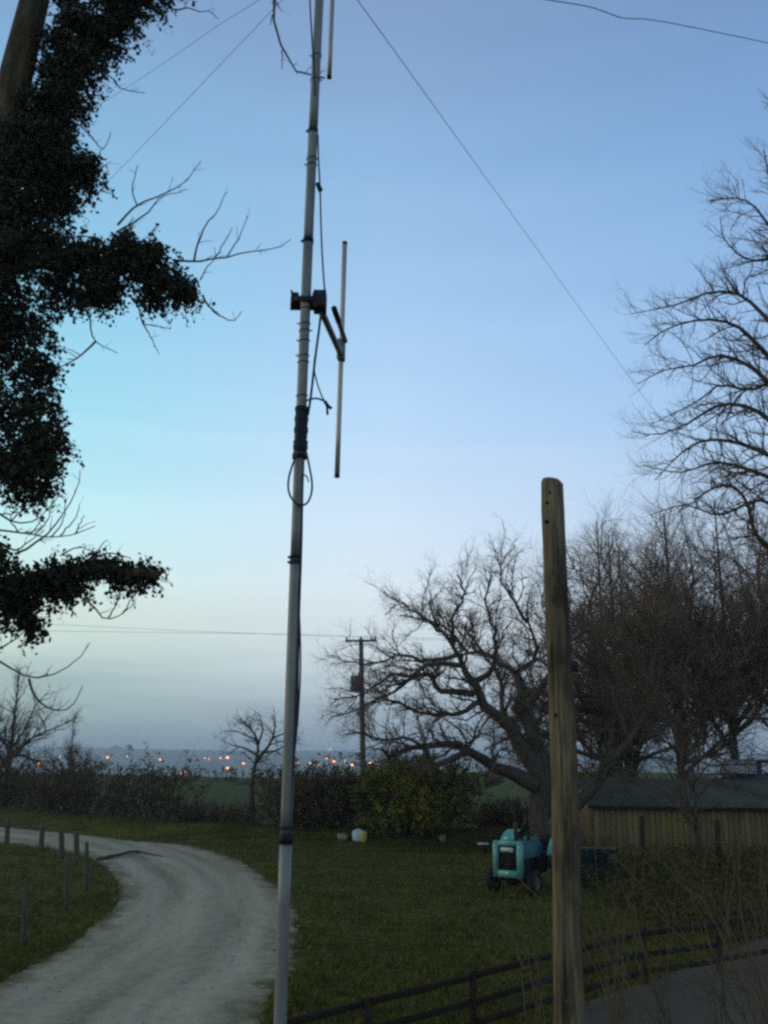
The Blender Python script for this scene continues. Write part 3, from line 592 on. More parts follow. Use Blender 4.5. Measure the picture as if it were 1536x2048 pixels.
# ivy: a core of stems along the limbs and a coat of leaves in clumps
clumps = []                                          # centre, radius (px), stretch in x
for c in [(40, 330, 120, 1.0), (90, 350, 95, 1.05), (128, 330, 66, 1.0), (165, 345, 44, 1.0), (95, 285, 66, 1), (30, 420, 115, 1), (110, 405, 56, 1.1), (20, 500, 120, 1.1), (-10, 585, 95, 1, 1), (-40, 590, 90, 1),
          (-10, 640, 62, 1), (-40, 700, 70, 1), (45, 690, 62, 1.2, 1), (25, 755, 78, 1.2, 1), (-20, 830, 72, 1.1), (60, 640, 46, 1.3, 1), (70, 800, 45, 1.2, 1), (80, 740, 34, 1.3, 1), (55, 975, 40, 1.5, 1), (110, 590, 40, 1.3, 1), (190, 575, 34, 1.4, 1), (300, 600, 22, 1.5, 1),
          (112, 80, 40, 1), (98, 140, 44, 1), (80, 205, 48, 1), (60, 260, 46, 1), (135, 0, 30, 1), (30, 235, 16, 1, 1), (62, 90, 10, 1, 1), (70, 868, 62, 1.15), (85, 905, 55, 1.1), (55, 940, 55, 1.2), (10, 930, 70, 1.1),
          (30, 1168, 52, 1.3), (15, 1205, 52, 1.2), (-30, 1120, 60, 1), (45, 1215, 26, 1), (55, 1245, 16, .8),
          (90, 490, 52, 1.2), (165, 510, 50, 1.3), (230, 520, 52, 1.3), (285, 535, 50, 1.2), (325, 562, 45, 1.1), (362, 585, 34, 1.1), (200, 555, 34, 1.2), (130, 545, 44, 1.2), (300, 500, 26, 1.2), (250, 485, 24, 1.2),
          (100, 1150, 34, 1.4), (150, 1138, 30, 1.4), (205, 1136, 30, 1.4), (250, 1146, 26, 1.3), (288, 1152, 22, 1.3), (140, 1172, 14, 1.2), (110, 1180, 18, 1.2),
          (130, 200, 70, 1), (105, 245, 60, 1), (165, 130, 66, 1), (205, 80, 62, 1), (245, 35, 60, 1), (290, -5, 58, 1.1), (340, -55, 60, 1.1), (400, -110, 60, 1.1), (165, 55, 58, 1), (220, 5, 60, 1), (140, 115, 44, 1), (135, 40, 26, 1),
          (180, 600, 12, 1.2), (160, 590, 16, 1.3), (215, 588, 12, 1.3)]:
    clumps.append(c)
cm, lm = MB(), MB()
lp = []
for (x, y, r_, sx, *op) in clumps:
    c0 = V3(x, y, rng.uniform(-.12, .12)); rr = r_ * .00546 * (.88 if y < 240 else .94)
    # knobbly core
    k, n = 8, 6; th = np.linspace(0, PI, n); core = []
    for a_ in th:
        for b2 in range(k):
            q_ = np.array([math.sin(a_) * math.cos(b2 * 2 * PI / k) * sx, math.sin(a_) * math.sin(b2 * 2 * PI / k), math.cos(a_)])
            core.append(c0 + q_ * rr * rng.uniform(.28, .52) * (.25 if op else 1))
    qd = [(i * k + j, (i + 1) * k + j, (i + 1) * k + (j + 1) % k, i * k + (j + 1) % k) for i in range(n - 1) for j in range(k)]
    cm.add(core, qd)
    K = int(1.45 * (240 + 5200 * rr ** 1.7) * (.34 if op else .66))
    d_ = nrm(rng.normal(size=(K, 3))); lob = 1 + .20 * np.sin(d_ @ rng.normal(0, 5, 3)) + .16 * np.sin(d_ @ rng.normal(0, 10, 3))
    rad_ = rr * (rng.random(K) ** .5) * 1.0 * lob
    lp.append(c0 + d_ * rad_[:, None] * np.array([sx, 1, 1]))
    ns = int(22 + 100 * rr); d_ = nrm(rng.normal(size=(ns, 3)) + [.25, 0, 0]); st = c0 + d_ * rr * rng.uniform(.55, .95, (ns, 1)) * np.array([sx, 1, 1])   # sprays that stand off or hang
    sd_ = nrm(d_ + rng.normal(0, .5, (ns, 3)) + [.35, 0, -.35]); sl = rng.uniform(.06, .28, ns); nl_ = 13; f = np.linspace(0, 1, nl_)[None, :, None]
    sp_ = st[:, None] + sd_[:, None] * sl[:, None, None] * f + np.array([0, 0, -.06]) * f ** 2 + rng.normal(0, .016, (ns, nl_, 3))
    lp.append(sp_.reshape(-1, 3)); q5 = np.stack([st, st + sd_ * sl[:, None] * .5 - [0, 0, .015], st + sd_ * sl[:, None] - [0, 0, .06]], 1); tubes(cm, q5, np.tile([.004, .003, .0015], (ns, 1)), 3)
cm.build('ivy_core', IVY_CORE, it, True)
leaves(lm, rng, np.concatenate(lp), .043, droop=.6, var=.7).build('ivy_leaves', IVY, it)
# bare twigs
tw = [[(235, 450), (270, 412), (300, 400), (340, 383), (372, 362), (402, 322)], [(232, 465), (290, 430), (320, 395), (350, 385), (372, 378)], [(275, 412), (264, 380), (276, 330)],
      [(345, 520), (400, 522), (440, 516), (500, 504), (560, 494), (582, 478)], [(388, 522), (395, 490), (412, 450), (440, 415), (452, 384)], [(430, 518), (450, 480), (465, 455)], [(455, 512), (480, 470), (496, 432)], [(400, 560), (412, 540), (440, 505)],
      [(405, 590), (420, 615), (440, 632), (470, 641), (484, 622)], [(440, 632), (432, 622)], [(165, 600), (178, 640), (192, 682), (235, 706)], [(192, 682), (160, 712), (118, 735), (85, 742)], [(260, 590), (280, 620), (285, 645), (340, 657)], [(285, 645), (305, 680), (318, 708)],
      [(150, 1158), (172, 1190), (192, 1222), (215, 1238), (245, 1228), (272, 1205)], [(215, 1238), (235, 1200), (242, 1168)], [(245, 1228), (275, 1180)],
      [(-60, 1290), (0, 1322), (58, 1357), (100, 1350), (135, 1335), (165, 1310), (180, 1285)], [(58, 1357), (70, 1392), (110, 1422), (145, 1410), (165, 1372)], [(-60, 1320), (0, 1297), (40, 1270), (72, 1240)],
      [(-40, 1060), (40, 1065), (100, 1075), (150, 1068), (190, 1052)], [(100, 1075), (125, 1045), (130, 1000)], [(150, 1068), (168, 1030)], [(30, 1108), (75, 1085), (110, 1050), (150, 990), (160, 940)], [(60, 1070), (85, 1035)], [(0, 1030), (50, 1020), (80, 1005)],
      [(325, 0), (350, 20), (375, 15), (395, 22), (420, 24), (436, 38)], [(350, 20), (352, 34)], [(170, 110), (200, 138), (228, 160), (245, 178), (290, 186)], [(228, 160), (232, 172)], [(130, 185), (180, 194), (205, 188)], [(150, 240), (165, 190), (160, 140)],
      [(100, 250), (140, 240), (180, 270), (205, 300), (222, 265)], [(190, 350), (210, 330), (218, 345)], [(200, 380), (222, 388)], [(190, 320), (205, 295)],
      [(520, -260), (560, -160), (556, -60), (548, 0), (546, 45), (560, 70), (565, 100), (590, 140), (612, 157), (650, 156)], [(545, 30), (541, 50)], [(550, 0), (562, 22)], [(565, 100), (564, 138)], [(180, 1120), (205, 1088), (215, 1080)], [(60, 1245), (64, 1275)],
      [(-30, 1010), (30, 1045), (70, 1040), (100, 1010), (120, 985)], [(20, 1042), (45, 1020), (60, 990)], [(70, 1068), (95, 1040), (105, 1000)], [(120, 1072), (150, 1040), (158, 1010)], [(0, 1085), (30, 1100), (60, 1080), (90, 1060)], [(40, 1066), (20, 1040), (35, 1010)],
      [(180, 1122), (195, 1110), (230, 1108), (262, 1116)], [(120, 1112), (160, 1095), (200, 1112)], [(250, 470), (262, 440)], [(300, 470), (310, 455)]]
tp = [([V3(x, y, .05 * math.sin(i)) for x, y in q_], .038 if q_[0][1] == -260 else .016 if len(q_) > 3 else .010, .011 if q_[0][1] == -260 else .0048) for i, q_ in enumerate(tw)]
P, R = limbs(tp, 10); P[:, 1:-1] += rng.normal(0, .006, P[:, 1:-1].shape); cm = MB(); tubes(cm, P, R, 5)
P1, R1 = spawn(rng, P[:], R[:], 4.0, .19, (30, 65), .35, .2, 4, .6, .0065, .2, push=(.15, 0, .1)); tubes(cm, P1, R1, 4)
P2, R2 = spawn(rng, P1, R1, 4.5, .08, (30, 60), .3, .2, 2, .8, .005, .2, tip=.7); tubes(cm, P2, R2, 3)
cm.build('twigs', TWIG, it)

# ------------------------------------------------------------------ the aerial mast
MY = 5.0
mast_px = [(652, -230), (643, -88), (636, 0), (629, 200), (624, 330), (615, 480), (609, 620), (606, 700), (602, 900), (596, 1050), (590, 1200), (583, 1400), (570, 1650), (564, 1900), (560, 2048)]
mp3 = [U(x, y, MY) for x, y in mast_px]
zs = np.array([p[2] for p in mp3]); xs = np.array([p[0] for p in mp3])
pc = np.polyfit(zs, xs, 2)
def mast(z, off=0.0): return np.array([np.polyval(pc, z) + off, MY, z])
mb0 = mast(0.0)
mt = thing('aerial_mast', 'tall grey tubular aerial mast rising past the top of the frame', 'mast', mb0)
def zpx(y): d = ray(615, y); return CAM_H + d[2] * MY / d[1]
joints = [-.05, zpx(1672), zpx(1120), zpx(482), zpx(262), 10.35]
radii = [.0325, .0312, .0305, .0300, .0293]
for i in range(5):
    m_ = MB(); za, zb = joints[i], joints[i + 1]
    tube(m_, [mast(z) for z in np.linspace(za, zb, 6)], radii[i], n=12, k=20); m_.build('tube_section', STEEL, mt, True)
for y, hgt, r_, mm_ in [(1678, .05, .038, BLACK), (1655, .018, .036, CLAMP), (1115, .018, .034, BLACK), (1125, .022, .0345, CLAMP), (482, .028, .0335, BLACK), (262, .03, .0325, CLAMP)]:
    z = zpx(y); m_ = MB(); tube(m_, [mast(z - hgt / 2), mast(z + hgt / 2)], r_, n=3, k=18); m_.build('joint_band', mm_, mt, True)
    m_ = MB(); abox(m_, mast(z, -.035), (.02, .015, .012), .002); m_.build('band_screw', CLAMP, mt)
z0, z1 = zpx(905), zpx(815)
m_ = MB(); zz = np.linspace(z0, z1, 40)
P = np.stack([mast(z, .003) for z in zz]); tubes(m_, P, .040 + .003 * np.sin(np.linspace(0, 9, 40) ** 1.4) + np.random.default_rng(5).normal(0, .0016, 40), 16, True); m_.build('tape_wrap', TAPE, mt, True)
m_ = MB(); tube(m_, [mast(zpx(918)), mast(zpx(908))], .042, n=3, k=16); m_.build('tape_wrap', TAPE, mt, True)
# coax
def coax(pp, r_, dy=0.0, name='coax_cable', n=40, m=COAX):
    mm_ = MB(); tube(mm_, [U(x, y, MY + (dy if not isinstance(dy, list) else dy[i])) for i, (x, y) in enumerate(pp)], r_, n=n, k=8); return mm_.build(name, m, mt, True)
coax([(617, -150), (620, 0), (623, 60), (627, 130), (630, 190)], .0055, -.03)
coax([(636, 270), (637, 320), (640, 375), (642, 450), (645, 520), (650, 590)], .0055, -.02)
coax([(642, 625), (638, 660), (630, 720), (622, 790), (616, 830)], .0075, -.02)
coax([(641, 640), (634, 690), (628, 730), (634, 765), (645, 795), (652, 806)], .0045, -.01)
coax([(612, 802), (622, 798), (634, 797), (648, 802), (657, 812), (662, 815)], .006, -.03)
coax([(596, 905), (585, 930), (577, 960), (578, 985), (588, 1003), (600, 1010), (613, 1007), (622, 990), (624, 965), (619, 935), (613, 905)], .0062, -.045, name='cable_loop', n=60)
coax([(606, 948), (614, 954), (617, 964)], .004, -.03, name='cable_tail', n=10)
coax([(606, 905), (604, 1000), (602, 1100), (597, 1250), (594, 1400), (588, 1500), (580, 1620), (573, 1760), (569, 1900), (566, 2048), (560, 2300)], .0085, -.012)
coax([(598, 905), (596, 1000), (594, 1100), (601, 1300), (597, 1420), (586, 1540), (579, 1660)], .005, -.018)
m_ = MB(); tube(m_, [U(650, 803, MY - .03), U(656, 812, MY - .03), U(663, 817, MY - .03)], .011, .009, n=5, k=10); m_.build('cable_plug', BLACK, mt, True)
m_ = MB(); tube(m_, [U(650, 805, MY - .02), U(654, 814, MY - .02), U(655, 829, MY - .02)], .006, .008, n=6, k=8); m_.build('cable_plug', BLACK, mt, True)
m_ = MB(); tube(m_, [U(635, 367, MY - .02), U(641, 381, MY - .02)], .014, .016, n=4, k=10); m_.build('coax_joint', BLACK, mt, True)
for y, s_ in [(112, -1), (160, 1), (330, -1), (318, 1), (618, -1), (648, -1), (662, 1), (682, -1), (712, -1), (725, 0), (792, 0), (820, 1)]:
    z = zpx(y); m_ = MB(); th = np.linspace(0, 2 * PI, 17)
    ring = np.stack([mast(z)[None] .repeat(17, 0)[:, 0] + .034 * np.cos(th), MY + .034 * np.sin(th), z + .004 * np.sin(th + 1)], -1)
    tubes(m_, ring, np.full(17, .0022), 5)
    if s_: tube(m_, [mast(z, s_ * .033), mast(z + .006, s_ * .048)], .0045, .003, n=3, k=5)
    m_.build('cable_tie', BLACK, mt)
# the two side-mounted dipoles
def dipole(label, y_clamp, bottom, top, half, first):
    zc = zpx(y_clamp); c0 = mast(zc); be = U(684, 716, 5.84) if first else None
    dirb = (U(682, 706, 5.86) if first else U(661, 100, 5.86)) - (c0 + [.075, -.02, -.03]); dirb[2] = 0; Lb = np.linalg.norm(dirb); X_ = dirb / Lb; Yp = np.array([-X_[1], X_[0], 0])
    t = thing('dipole_aerial', label, 'aerial', c0, 'aerials on the mast')
    m_ = MB(); frame_box(m_, c0 + [-.004, .047, 0], EX, EY, EZ, .185, .024, .085, .006); frame_box(m_, c0 + [-.068, .018, .008], EZ, EX, EY, .085, .045, .04, .008); frame_box(m_, c0 + [.052, .018, .008], EZ, EX, EY, .085, .03, .04, .008)
    frame_box(m_, c0 + [-.004, -.038, -.01], EX, EY, EZ, .13, .010, .035, .003); cl = m_.build('clamp', CLAMP, t)
    for sx in (-.08, .058):
        m_ = MB(); tube(m_, [c0 + [sx, -.075, .02], c0 + [sx, .085, .02]], .007, n=3, k=6); sub(m_, 'bolt', CLAMP, cl)
    m_ = MB(); frame_box(m_, c0 + [.085, .015, -.005], EX, EY, EZ, .075, .11, .12, .012); m_.build('boom_bracket', CLAMP, t)
    m_ = MB(); tube(m_, [c0 + [.075, -.02, -.03], c0 + [.075, -.02, -.03] + dirb * 1.04 + [0, 0, .07]], .021, n=4, k=14); m_.build('boom', STEEL, t, True)
    e0 = c0 + [.075, -.02, .04] + dirb
    lean = np.array([.004, 0, 0])
    m_ = MB(); tube(m_, [e0 + [0, .02, -half] - lean, e0 + [0, .02, half] + lean], .0175, n=6, k=16); el_ = m_.build('element', ALU, t, True)
    for s_ in (-1, 1):
        m_ = MB(); c = e0 + [0, .02, half * s_] + lean * s_; tube(m_, [c, c + [0, 0, .02 * s_]], .0185, n=3, k=14); sub(m_, 'end_cap', BLACK, el_, True)
    b0 = e0 - dirb * .52 + [.028, 0, .10]
    m_ = MB(); tube(m_, [b0, b0 + X_ * .46], .017, n=3, k=12); bl = m_.build('matching_tube', STEEL, t, True)
    m_ = MB(); tube(m_, [b0 - X_ * .03, b0 + X_ * .16], .019, n=3, k=12); sub(m_, 'end_cap', BLACK, bl, True)
    m_ = MB(); frame_box(m_, e0 + [0, .0, .03], X_, Yp, EZ, .07, .05, .15, .008); m_.build('element_clamp', STEEL, t)
    return t
dipole('pale vertical dipole aerial on a side boom halfway up the mast', 600, 940, 472, .865, True)
dipole('upper vertical dipole aerial with a black lower tip at the frame top', -226, 143, -600, .83, False)

# wires that run from the mast head to the trees
hd = mast(zpx(-88))
def wire(label, pts, r_, n=60, name='aerial_wire', m=WIRE, group='wires from the mast head', sag=0.0):
    P = spline(pts, n); P[:, 2] -= sag * 4 * (np.linspace(0, 1, n) * (1 - np.linspace(0, 1, n)))
    mb = MB(); tubes(mb, P, np.full(n, r_), 6, True); return tag(mb.build(name, m, None, True, base=P[0]), label, 'wire', group)
wire('upper of two thin wires from the mast to the ivy tree', [hd, U(510, 5, 6.2), U(430, 55, 7.2), U(300, 145, 8.6), U(150, 240, 9.8), U(60, 295, 10)], .0021)
wire('lower of two thin wires from the mast to the ivy tree', [hd, U(545, 20, 6.0), U(215, 365, 9.7), U(160, 424, 10)], .0021)
wire('long thin wire slanting down from the mast to the trees at right', [hd, U(715, 0, 6.0), U(1000, 395, 11), U(1300, 810, 18.5), U(1380, 905, 20)], .0034)
wire('thicker kinked wire crossing the top right corner of the sky', [hd, U(1080, -3, 12), U(1180, 14, 14), U(1240, 35, 15.2), U(1255, 37, 15.5), U(1330, 44, 17), U(1536, 86, 20), U(1570, 96, 20.2)], .010)

# ------------------------------------------------------------------ the wooden pole in front
WY = 8.4
wp = [U(1104, 963, WY), U(1106, 1030, WY), U(1113, 1200, WY), U(1120, 1350, WY), U(1127, 1500, WY), U(1134, 1800, WY), U(1138, 2048, WY)]
wb = wp[-1] + (wp[-1] - wp[-2]) * ((wp[-1][2]) / (wp[-2][2] - wp[-1][2])); wb[2] = 0
t = thing('wooden_pole', 'thick weathered wooden pole with sawn top in the foreground', 'pole', wb)
n, k = 90, 52; Pp = spline(wp + [wb - [0, 0, .1]], n)
rg = np.random.default_rng(71); th = np.arange(k) * 2 * PI / k
rr = np.interp(Pp[:, 2], [0, 2, 6.6], [.142, .128, .104])
groove = 1 - .035 * np.abs(np.sin(th * 3.5 + .4))[None] ** 8 + .012 * rg.normal(size=(1, k)) + .006 * rg.normal(size=(n, k))
groove[:, 30] -= .10; groove[:46, 33] -= .12; groove[24:, 36] -= .13; groove[10:70, 39] -= .07; groove[:, 26] -= .05; groove[40:, 41] -= .10
groove += .03 * np.exp(-((Pp[:, 2, None] - 6.2) / .15) ** 2)
V = np.stack([Pp[:, None, 0] + rr[:, None] * groove * np.cos(th)[None], Pp[:, None, 1] + rr[:, None] * groove * np.sin(th)[None], np.repeat(Pp[:, 2, None], k, 1)], -1)
V[0, :, 2] += -.015 * np.cos(th) - .005; 
V = np.concatenate([(V[0] * .78 + Pp[0] * .22 + [-.008, 0, .02])[None], V])
V[1, :, 2] -= .012
q = [(i * k + j, i * k + (j + 1) % k, (i + 1) * k + (j + 1) % k, (i + 1) * k + j) for i in range(n) for j in range(k)]
mb_ = MB(); mb_.add(V.reshape(-1, 3), q); ctr = V[0].mean(0) + [0, 0, .006]
mb_.add(np.concatenate([V[0], ctr[None]]), tris=[(k, j, (j + 1) % k) for j in range(k)]); mb_.build('post', WOOD, t, True)
def surf(px, py, out_=.0):                             # a point on the near face of the pole
    p = U(px, py, WY - .1 - out_); return p
for (x, y, r_) in [(1101, 985, .022), (1094, 1004, .015), (1093, 1042, .018), (1106, 1078, .015), (1118, 1232, .014), (1108, 1146, .026), (1126, 1270, .02), (1112, 1430, .018), (1130, 1560, .02)]:
    m_ = MB(); p = surf(x, y); tube(m_, [p + [0, .03, 0], p + [0, -.002, 0]], r_, r_ * .8, n=3, k=7); m_.build('knot', BLACK, t)
m_ = MB(); p = U(1144, 1332, WY - .02); abox(m_, p, (.07, .06, .09), .01); m_.build('bracket', CLAMP, t)
m_ = MB(); tube(m_, [p + [.02, 0, -.04], p + [.05, 0, -.03], p + [.05, 0, .05]], .008, n=6, k=6); m_.build('hook', CLAMP, t)
m_ = MB(); tube(m_, [U(1135, 1393, WY), U(1175, 1392, WY), U(1206, 1394, WY)], .014, .011, n=5, k=8); m_.build('side_arm', CLAMP, t, True)
m_ = MB(); p = surf(1131, 1632, .01); tube(m_, [p + [0, .02, 0], p + [0, -.006, 0]], .011, n=3, k=8); m_.build('nail', mat('zinc_nail', [(.5, .5, .5), (.6, .6, .6)], 9, rough=.4, bump=0), t)

# ------------------------------------------------------------------ far utility pole and its lines
UY = 50.0
u0 = U(727, 1600, UY); ut = U(722, 1278, UY); ug = u0 + (u0 - ut) * (u0[2] - float(land(u0[0], UY))) / (ut[2] - u0[2])
t = thing('utility_pole', 'distant wooden utility pole with crossarm and transformer', 'pole', ug)
m_ = MB(); tube(m_, [ug - [0, 0, .2], u0, ut], .175, .125, n=8, k=12); m_.build('post', UPOLE, t, True)
xa = nrm(np.array([1, -.25, 0.0])); c = ut - [0, .2, .12]
m_ = MB(); frame_box(m_, c, xa, np.array([.25, 1, 0]) / 1.03, EZ, 1.75, .12, .12, .01); arm = m_.build('crossarm', UPOLE, t)
for s_ in (-.8, 0, .8):
    m_ = MB(); p = c + xa * s_; tube(m_, [p + [0, 0, .05], p + [0, 0, .12], p + [0, 0, .22]], .045, .06, n=5, k=8); sub(m_, 'insulator', CLAMP, arm, True)
c2 = U(711, 1368, UY - .35); m_ = MB(); abox(m_, c2, (.52, .5, .84), .06); tf = m_.build('transformer', mat('transformer_grey', [(.08, .08, .08), (.12, .12, .12)], 4, bump=.1), t)
for s_ in (-.15, .15): m_ = MB(); tube(m_, [c2 + [s_, 0, .42], c2 + [s_, 0, .62]], .04, .03, n=3, k=7); sub(m_, 'bushing', CLAMP, tf, True)
for i, (s_, y0, lab) in enumerate([(-.8, 1242, 'upper of two faint power lines crossing the sky at left'), (.8, 1258, 'lower of two faint power lines crossing the sky at left')]):
    a0 = c + xa * s_ + [0, 0, .22]; pl = U(0, y0, 44.5); far = pl + (pl - a0) * 1.6
    wire(lab, [far, pl + [0, 0, -.05], a0, a0 + [38, 8, .3]], .007, n=80, name='power_line', group='overhead power lines')

# ------------------------------------------------------------------ fences
tops = [(-3.2, 9.9), (-1.65, 11.5), (-.13, 13.1), (1.41, 14.7), (3.05, 16.4), (4.85, 18.2), (6.6, 19.3), (8.4, 20.5), (10.3, 21.7), (12.2, 22.9)]
t = thing('rail_fence', 'dark post and rail fence along the lane behind the wooden pole', 'fence', (3.05, 16.4, 0))
rg = np.random.default_rng(81)
for i, (x, y) in enumerate(tops):
    z = float(land(x, y)); m_ = MB(); beam(m_, (x, y, z - .3), (x + rg.normal(0, .02), y + rg.normal(0, .02), z + .93 + rg.normal(0, .015)), .105, .105, .012); m_.build('post', FENCE, t)
    if i:
        x0, y0 = tops[i - 1]; z_ = float(land(x0, y0)); off = np.array([-.05, -.07, 0])
        for hh in (.86, .52, .22):
            m_ = MB(); beam(m_, np.array([x0, y0, z_ + hh + rg.normal(0, .012)]) + off, np.array([x, y, z + hh + rg.normal(0, .012)]) + off, .035, .095, .006); m_.build('rail', FENCE, t)
# wire fence on the inside of the bend
t = thing('wire_fence', 'short grey posts with thin wires round the grass inside the bend', 'fence', G(120, 1715))
heads = []
for px, yt, yb in [(-70, 1628, 1680), (14, 1634, 1688), (82, 1647, 1702), (123, 1657, 1716), (152, 1664, 1728), (172, 1684, 1785), (133, 1712, 1822), (49, 1772, 1892), (-70, 1860, 2010)]:
    b_ = G(px, yb); top = U(px + rg.normal(0, 2), yt, b_[1]); m_ = MB(); tube(m_, [b_ - [0, 0, .2], (b_ + top) / 2 + rg.normal(0, .01, 3), top], .105 if yt < 1680 else .06, .095 if yt < 1680 else .055, n=5, k=8); m_.build('post', POST, t, True); heads.append((b_, top))
for a_, b_ in zip(heads[:-1], heads[1:]):
    for f in (.92, .6, .3):
        m_ = MB(); p, q_ = a_[0] * (1 - f) + a_[1] * f, b_[0] * (1 - f) + b_[1] * f; tube(m_, [p, (p + q_) / 2 - [0, 0, .02], q_], .004, n=6, k=4); m_.build('wire', WIRE, t)
# odd posts before the shed
for px, yt, yb, lab in [(1284, 1632, 1690, 'thinner of two dark fence posts before the shed wall'), (1435, 1640, 1730, 'thicker of two dark fence posts before the shed wall')]:
    b_ = U(px, yb, 33.5 if px < 1300 else 30.5); b_[2] = float(land(b_[0], b_[1])); top = U(px - 1, yt, b_[1])
    m_ = MB(); beam(m_, b_ - [0, 0, .2], top, .13 if px < 1300 else .17, .13, .02); tag(m_.build('fence_post', FENCE, None, base=b_), lab, 'post', 'posts before the shed')

# ------------------------------------------------------------------ the shed
SY = 40.0; sx0, sx1 = 8.9, 20.5
sb = np.array([sx0, SY, 0.0]); t = thing('timber_shed', 'long low board shed with dark roof at the right', 'shed', sb)
BOARD = [mat('shed_board_%s' % n_, c_, 4, bump=.4, stretch=(4, 4, .4)) for n_, c_ in (('tan', [(.19, .135, .05), (.30, .22, .085)]), ('khaki', [(.15, .12, .04), (.25, .20, .07)]), ('brown', [(.14, .09, .04), (.23, .155, .07)]))]
ROOF = mat('slate_grey_sheet', [(.065, .055, .035), (.14, .122, .09)], .8, rough=.6, bump=.2)
rg = np.random.default_rng(91); x = sx0; ang = .03
meshes = {}
i = 0
while x < sx1:
    wdt = .235; h_ = 2.02 + rg.normal(0, .012); key = (i % 3, round(h_, 2))
    m_ = MB(); abox(m_, (x + wdt / 2, SY + (x - sx0) * ang + rg.normal(0, .008), h_ / 2), (wdt - .014, .03, h_), .005); m_.build('board', BOARD[int(rg.integers(0, 3))], t); x += wdt; i += 1
m_ = MB(); abox(m_, ((sx0 + sx1) / 2, SY + 1.9 + .15, 1.0), (sx1 - sx0 - .05, 3.4, 1.95)); m_.build('inner_wall', FENCE, t)
x = sx0 - .25
while x < sx1:
    m_ = MB(); v = []; kk = 12; y_ = SY - .25 + (x - sx0) * ang
    for e_, (yo, zo) in enumerate(((0, 1.98), (2.2, 3.05))):
        for j in range(kk + 1): v.append((x + j * .98 / kk, y_ + yo, zo + .022 * math.sin(j * PI) + (.022 if j % 2 else -.0) + rg.normal(0, .002)))
    qd = [(j, j + 1, kk + 2 + j, kk + 1 + j) for j in range(kk)]
    m_.add(v, qd); m_.add(np.array(v) - [0, 0, .012], [tuple(reversed(z_)) for z_ in qd]); m_.build('roof_sheet', ROOF, t); x += .96
m_ = MB(); beam(m_, (sx0 - .25, SY - .27, 1.93), (sx1, SY - .27 + (sx1 - sx0) * ang, 1.93), .03, .12, .005); m_.build('fascia', FENCE, t)
m_ = MB(); v = [(sx0 + .01, SY + .1, 0), (sx0 + .01, SY + 4.1, 0), (sx0 + .01, SY + 4.1, 1.9), (sx0 + .01, SY + 2, 2.92), (sx0 + .01, SY + .1, 1.95)]
m_.add(v, tris=[(0, 2, 1), (0, 4, 2), (4, 3, 2)]); m_.build('gable', BOARD[2], t)
m_ = MB(); m_.add([(sx0 - .25, SY + 1.95, 3.05), (sx1, SY + 1.95 + (sx1 - sx0) * ang, 3.05), (sx1, SY + 4.3 + (sx1 - sx0) * ang, 1.9), (sx0 - .25, SY + 4.3, 1.9)], [(0, 1, 2, 3)]); m_.build('rear_roof', ROOF, t)

# ------------------------------------------------------------------ the blue car on the rise behind it
def car():
    b_ = np.array([19.0, 48.6, 0.0]); b_[2] = float(land(b_[0], b_[1])) ; rz = rad(-140)
    c_, s_ = math.cos(rz), math.sin(rz)
    t = thing('parked_car', 'dark blue car with a pale windscreen behind the shed roof', 'car', b_)
    def L(p): p = np.asarray(p, float); p = p * 1.32; return np.stack([b_[0] + c_ * p[..., 0] - s_ * p[..., 1], b_[1] + s_ * p[..., 0] + c_ * p[..., 1], b_[2] + p[..., 2]], -1)
    PAINT = mat('navy_paint', [(.012, .018, .06), (.018, .026, .08)], 3, rough=.3, bump=0, spec=.5); GL = mat('sky_sheen_glass', [(.74, .76, .79), (.84, .85, .87)], 2, rough=.3, bump=0, spec=.6); TY = BLACK  # glass is clear; bright sky reflection is put into its pale colour
    prof = [(-2.1, .35), (-2.15, .75), (-1.95, .98), (-1.3, 1.05), (-.95, 1.52), (.78, 1.58), (1.0, 1.02), (1.95, .85), (2.1, .6), (2.05, .32)]
    n = len(prof); v = [(x, y * (1 if z < 1.1 else .82), z) for y in (-.82, .82) for x, z in prof]
    qd = [(i, (i + 1) % n, (i + 1) % n + n, i + n) for i in range(n)]
    tr = [(0, i + 1, i) for i in range(1, n - 1)] + [(n, n + i, n + i + 1) for i in range(1, n - 1)]
    MB().add(L(v), qd, tr).build('body', PAINT, t)
    d = .012
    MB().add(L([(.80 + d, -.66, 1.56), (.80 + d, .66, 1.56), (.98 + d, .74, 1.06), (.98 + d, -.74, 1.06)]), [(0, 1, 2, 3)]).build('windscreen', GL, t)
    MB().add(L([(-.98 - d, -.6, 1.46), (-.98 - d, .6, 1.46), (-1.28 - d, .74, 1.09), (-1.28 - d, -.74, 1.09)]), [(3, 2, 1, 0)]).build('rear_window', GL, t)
    for sy in (-1, 1):
        for xa, xb in ((-.85, -.2), (-.12, .5)):
            yo = sy * .80
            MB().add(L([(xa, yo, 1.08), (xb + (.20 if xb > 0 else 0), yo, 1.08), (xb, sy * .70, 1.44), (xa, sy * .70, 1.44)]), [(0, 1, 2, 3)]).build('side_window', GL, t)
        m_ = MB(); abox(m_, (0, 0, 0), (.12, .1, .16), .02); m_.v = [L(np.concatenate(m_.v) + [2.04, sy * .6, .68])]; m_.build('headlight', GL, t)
    for sx in (-1.3, 1.35):
        for sy in (-.78, .78):
            m_ = MB(); tube(m_, L([(sx, sy - .1, .31), (sx, sy + .1, .31)]), .31, n=3, k=18); wh = m_.build('wheel', TY, t, True)
            m_ = MB(); tube(m_, L([(sx, sy - .108, .31), (sx, sy + .108, .31)]), .19, n=3, k=14); sub(m_, 'rim', STEEL, wh, True)
car()

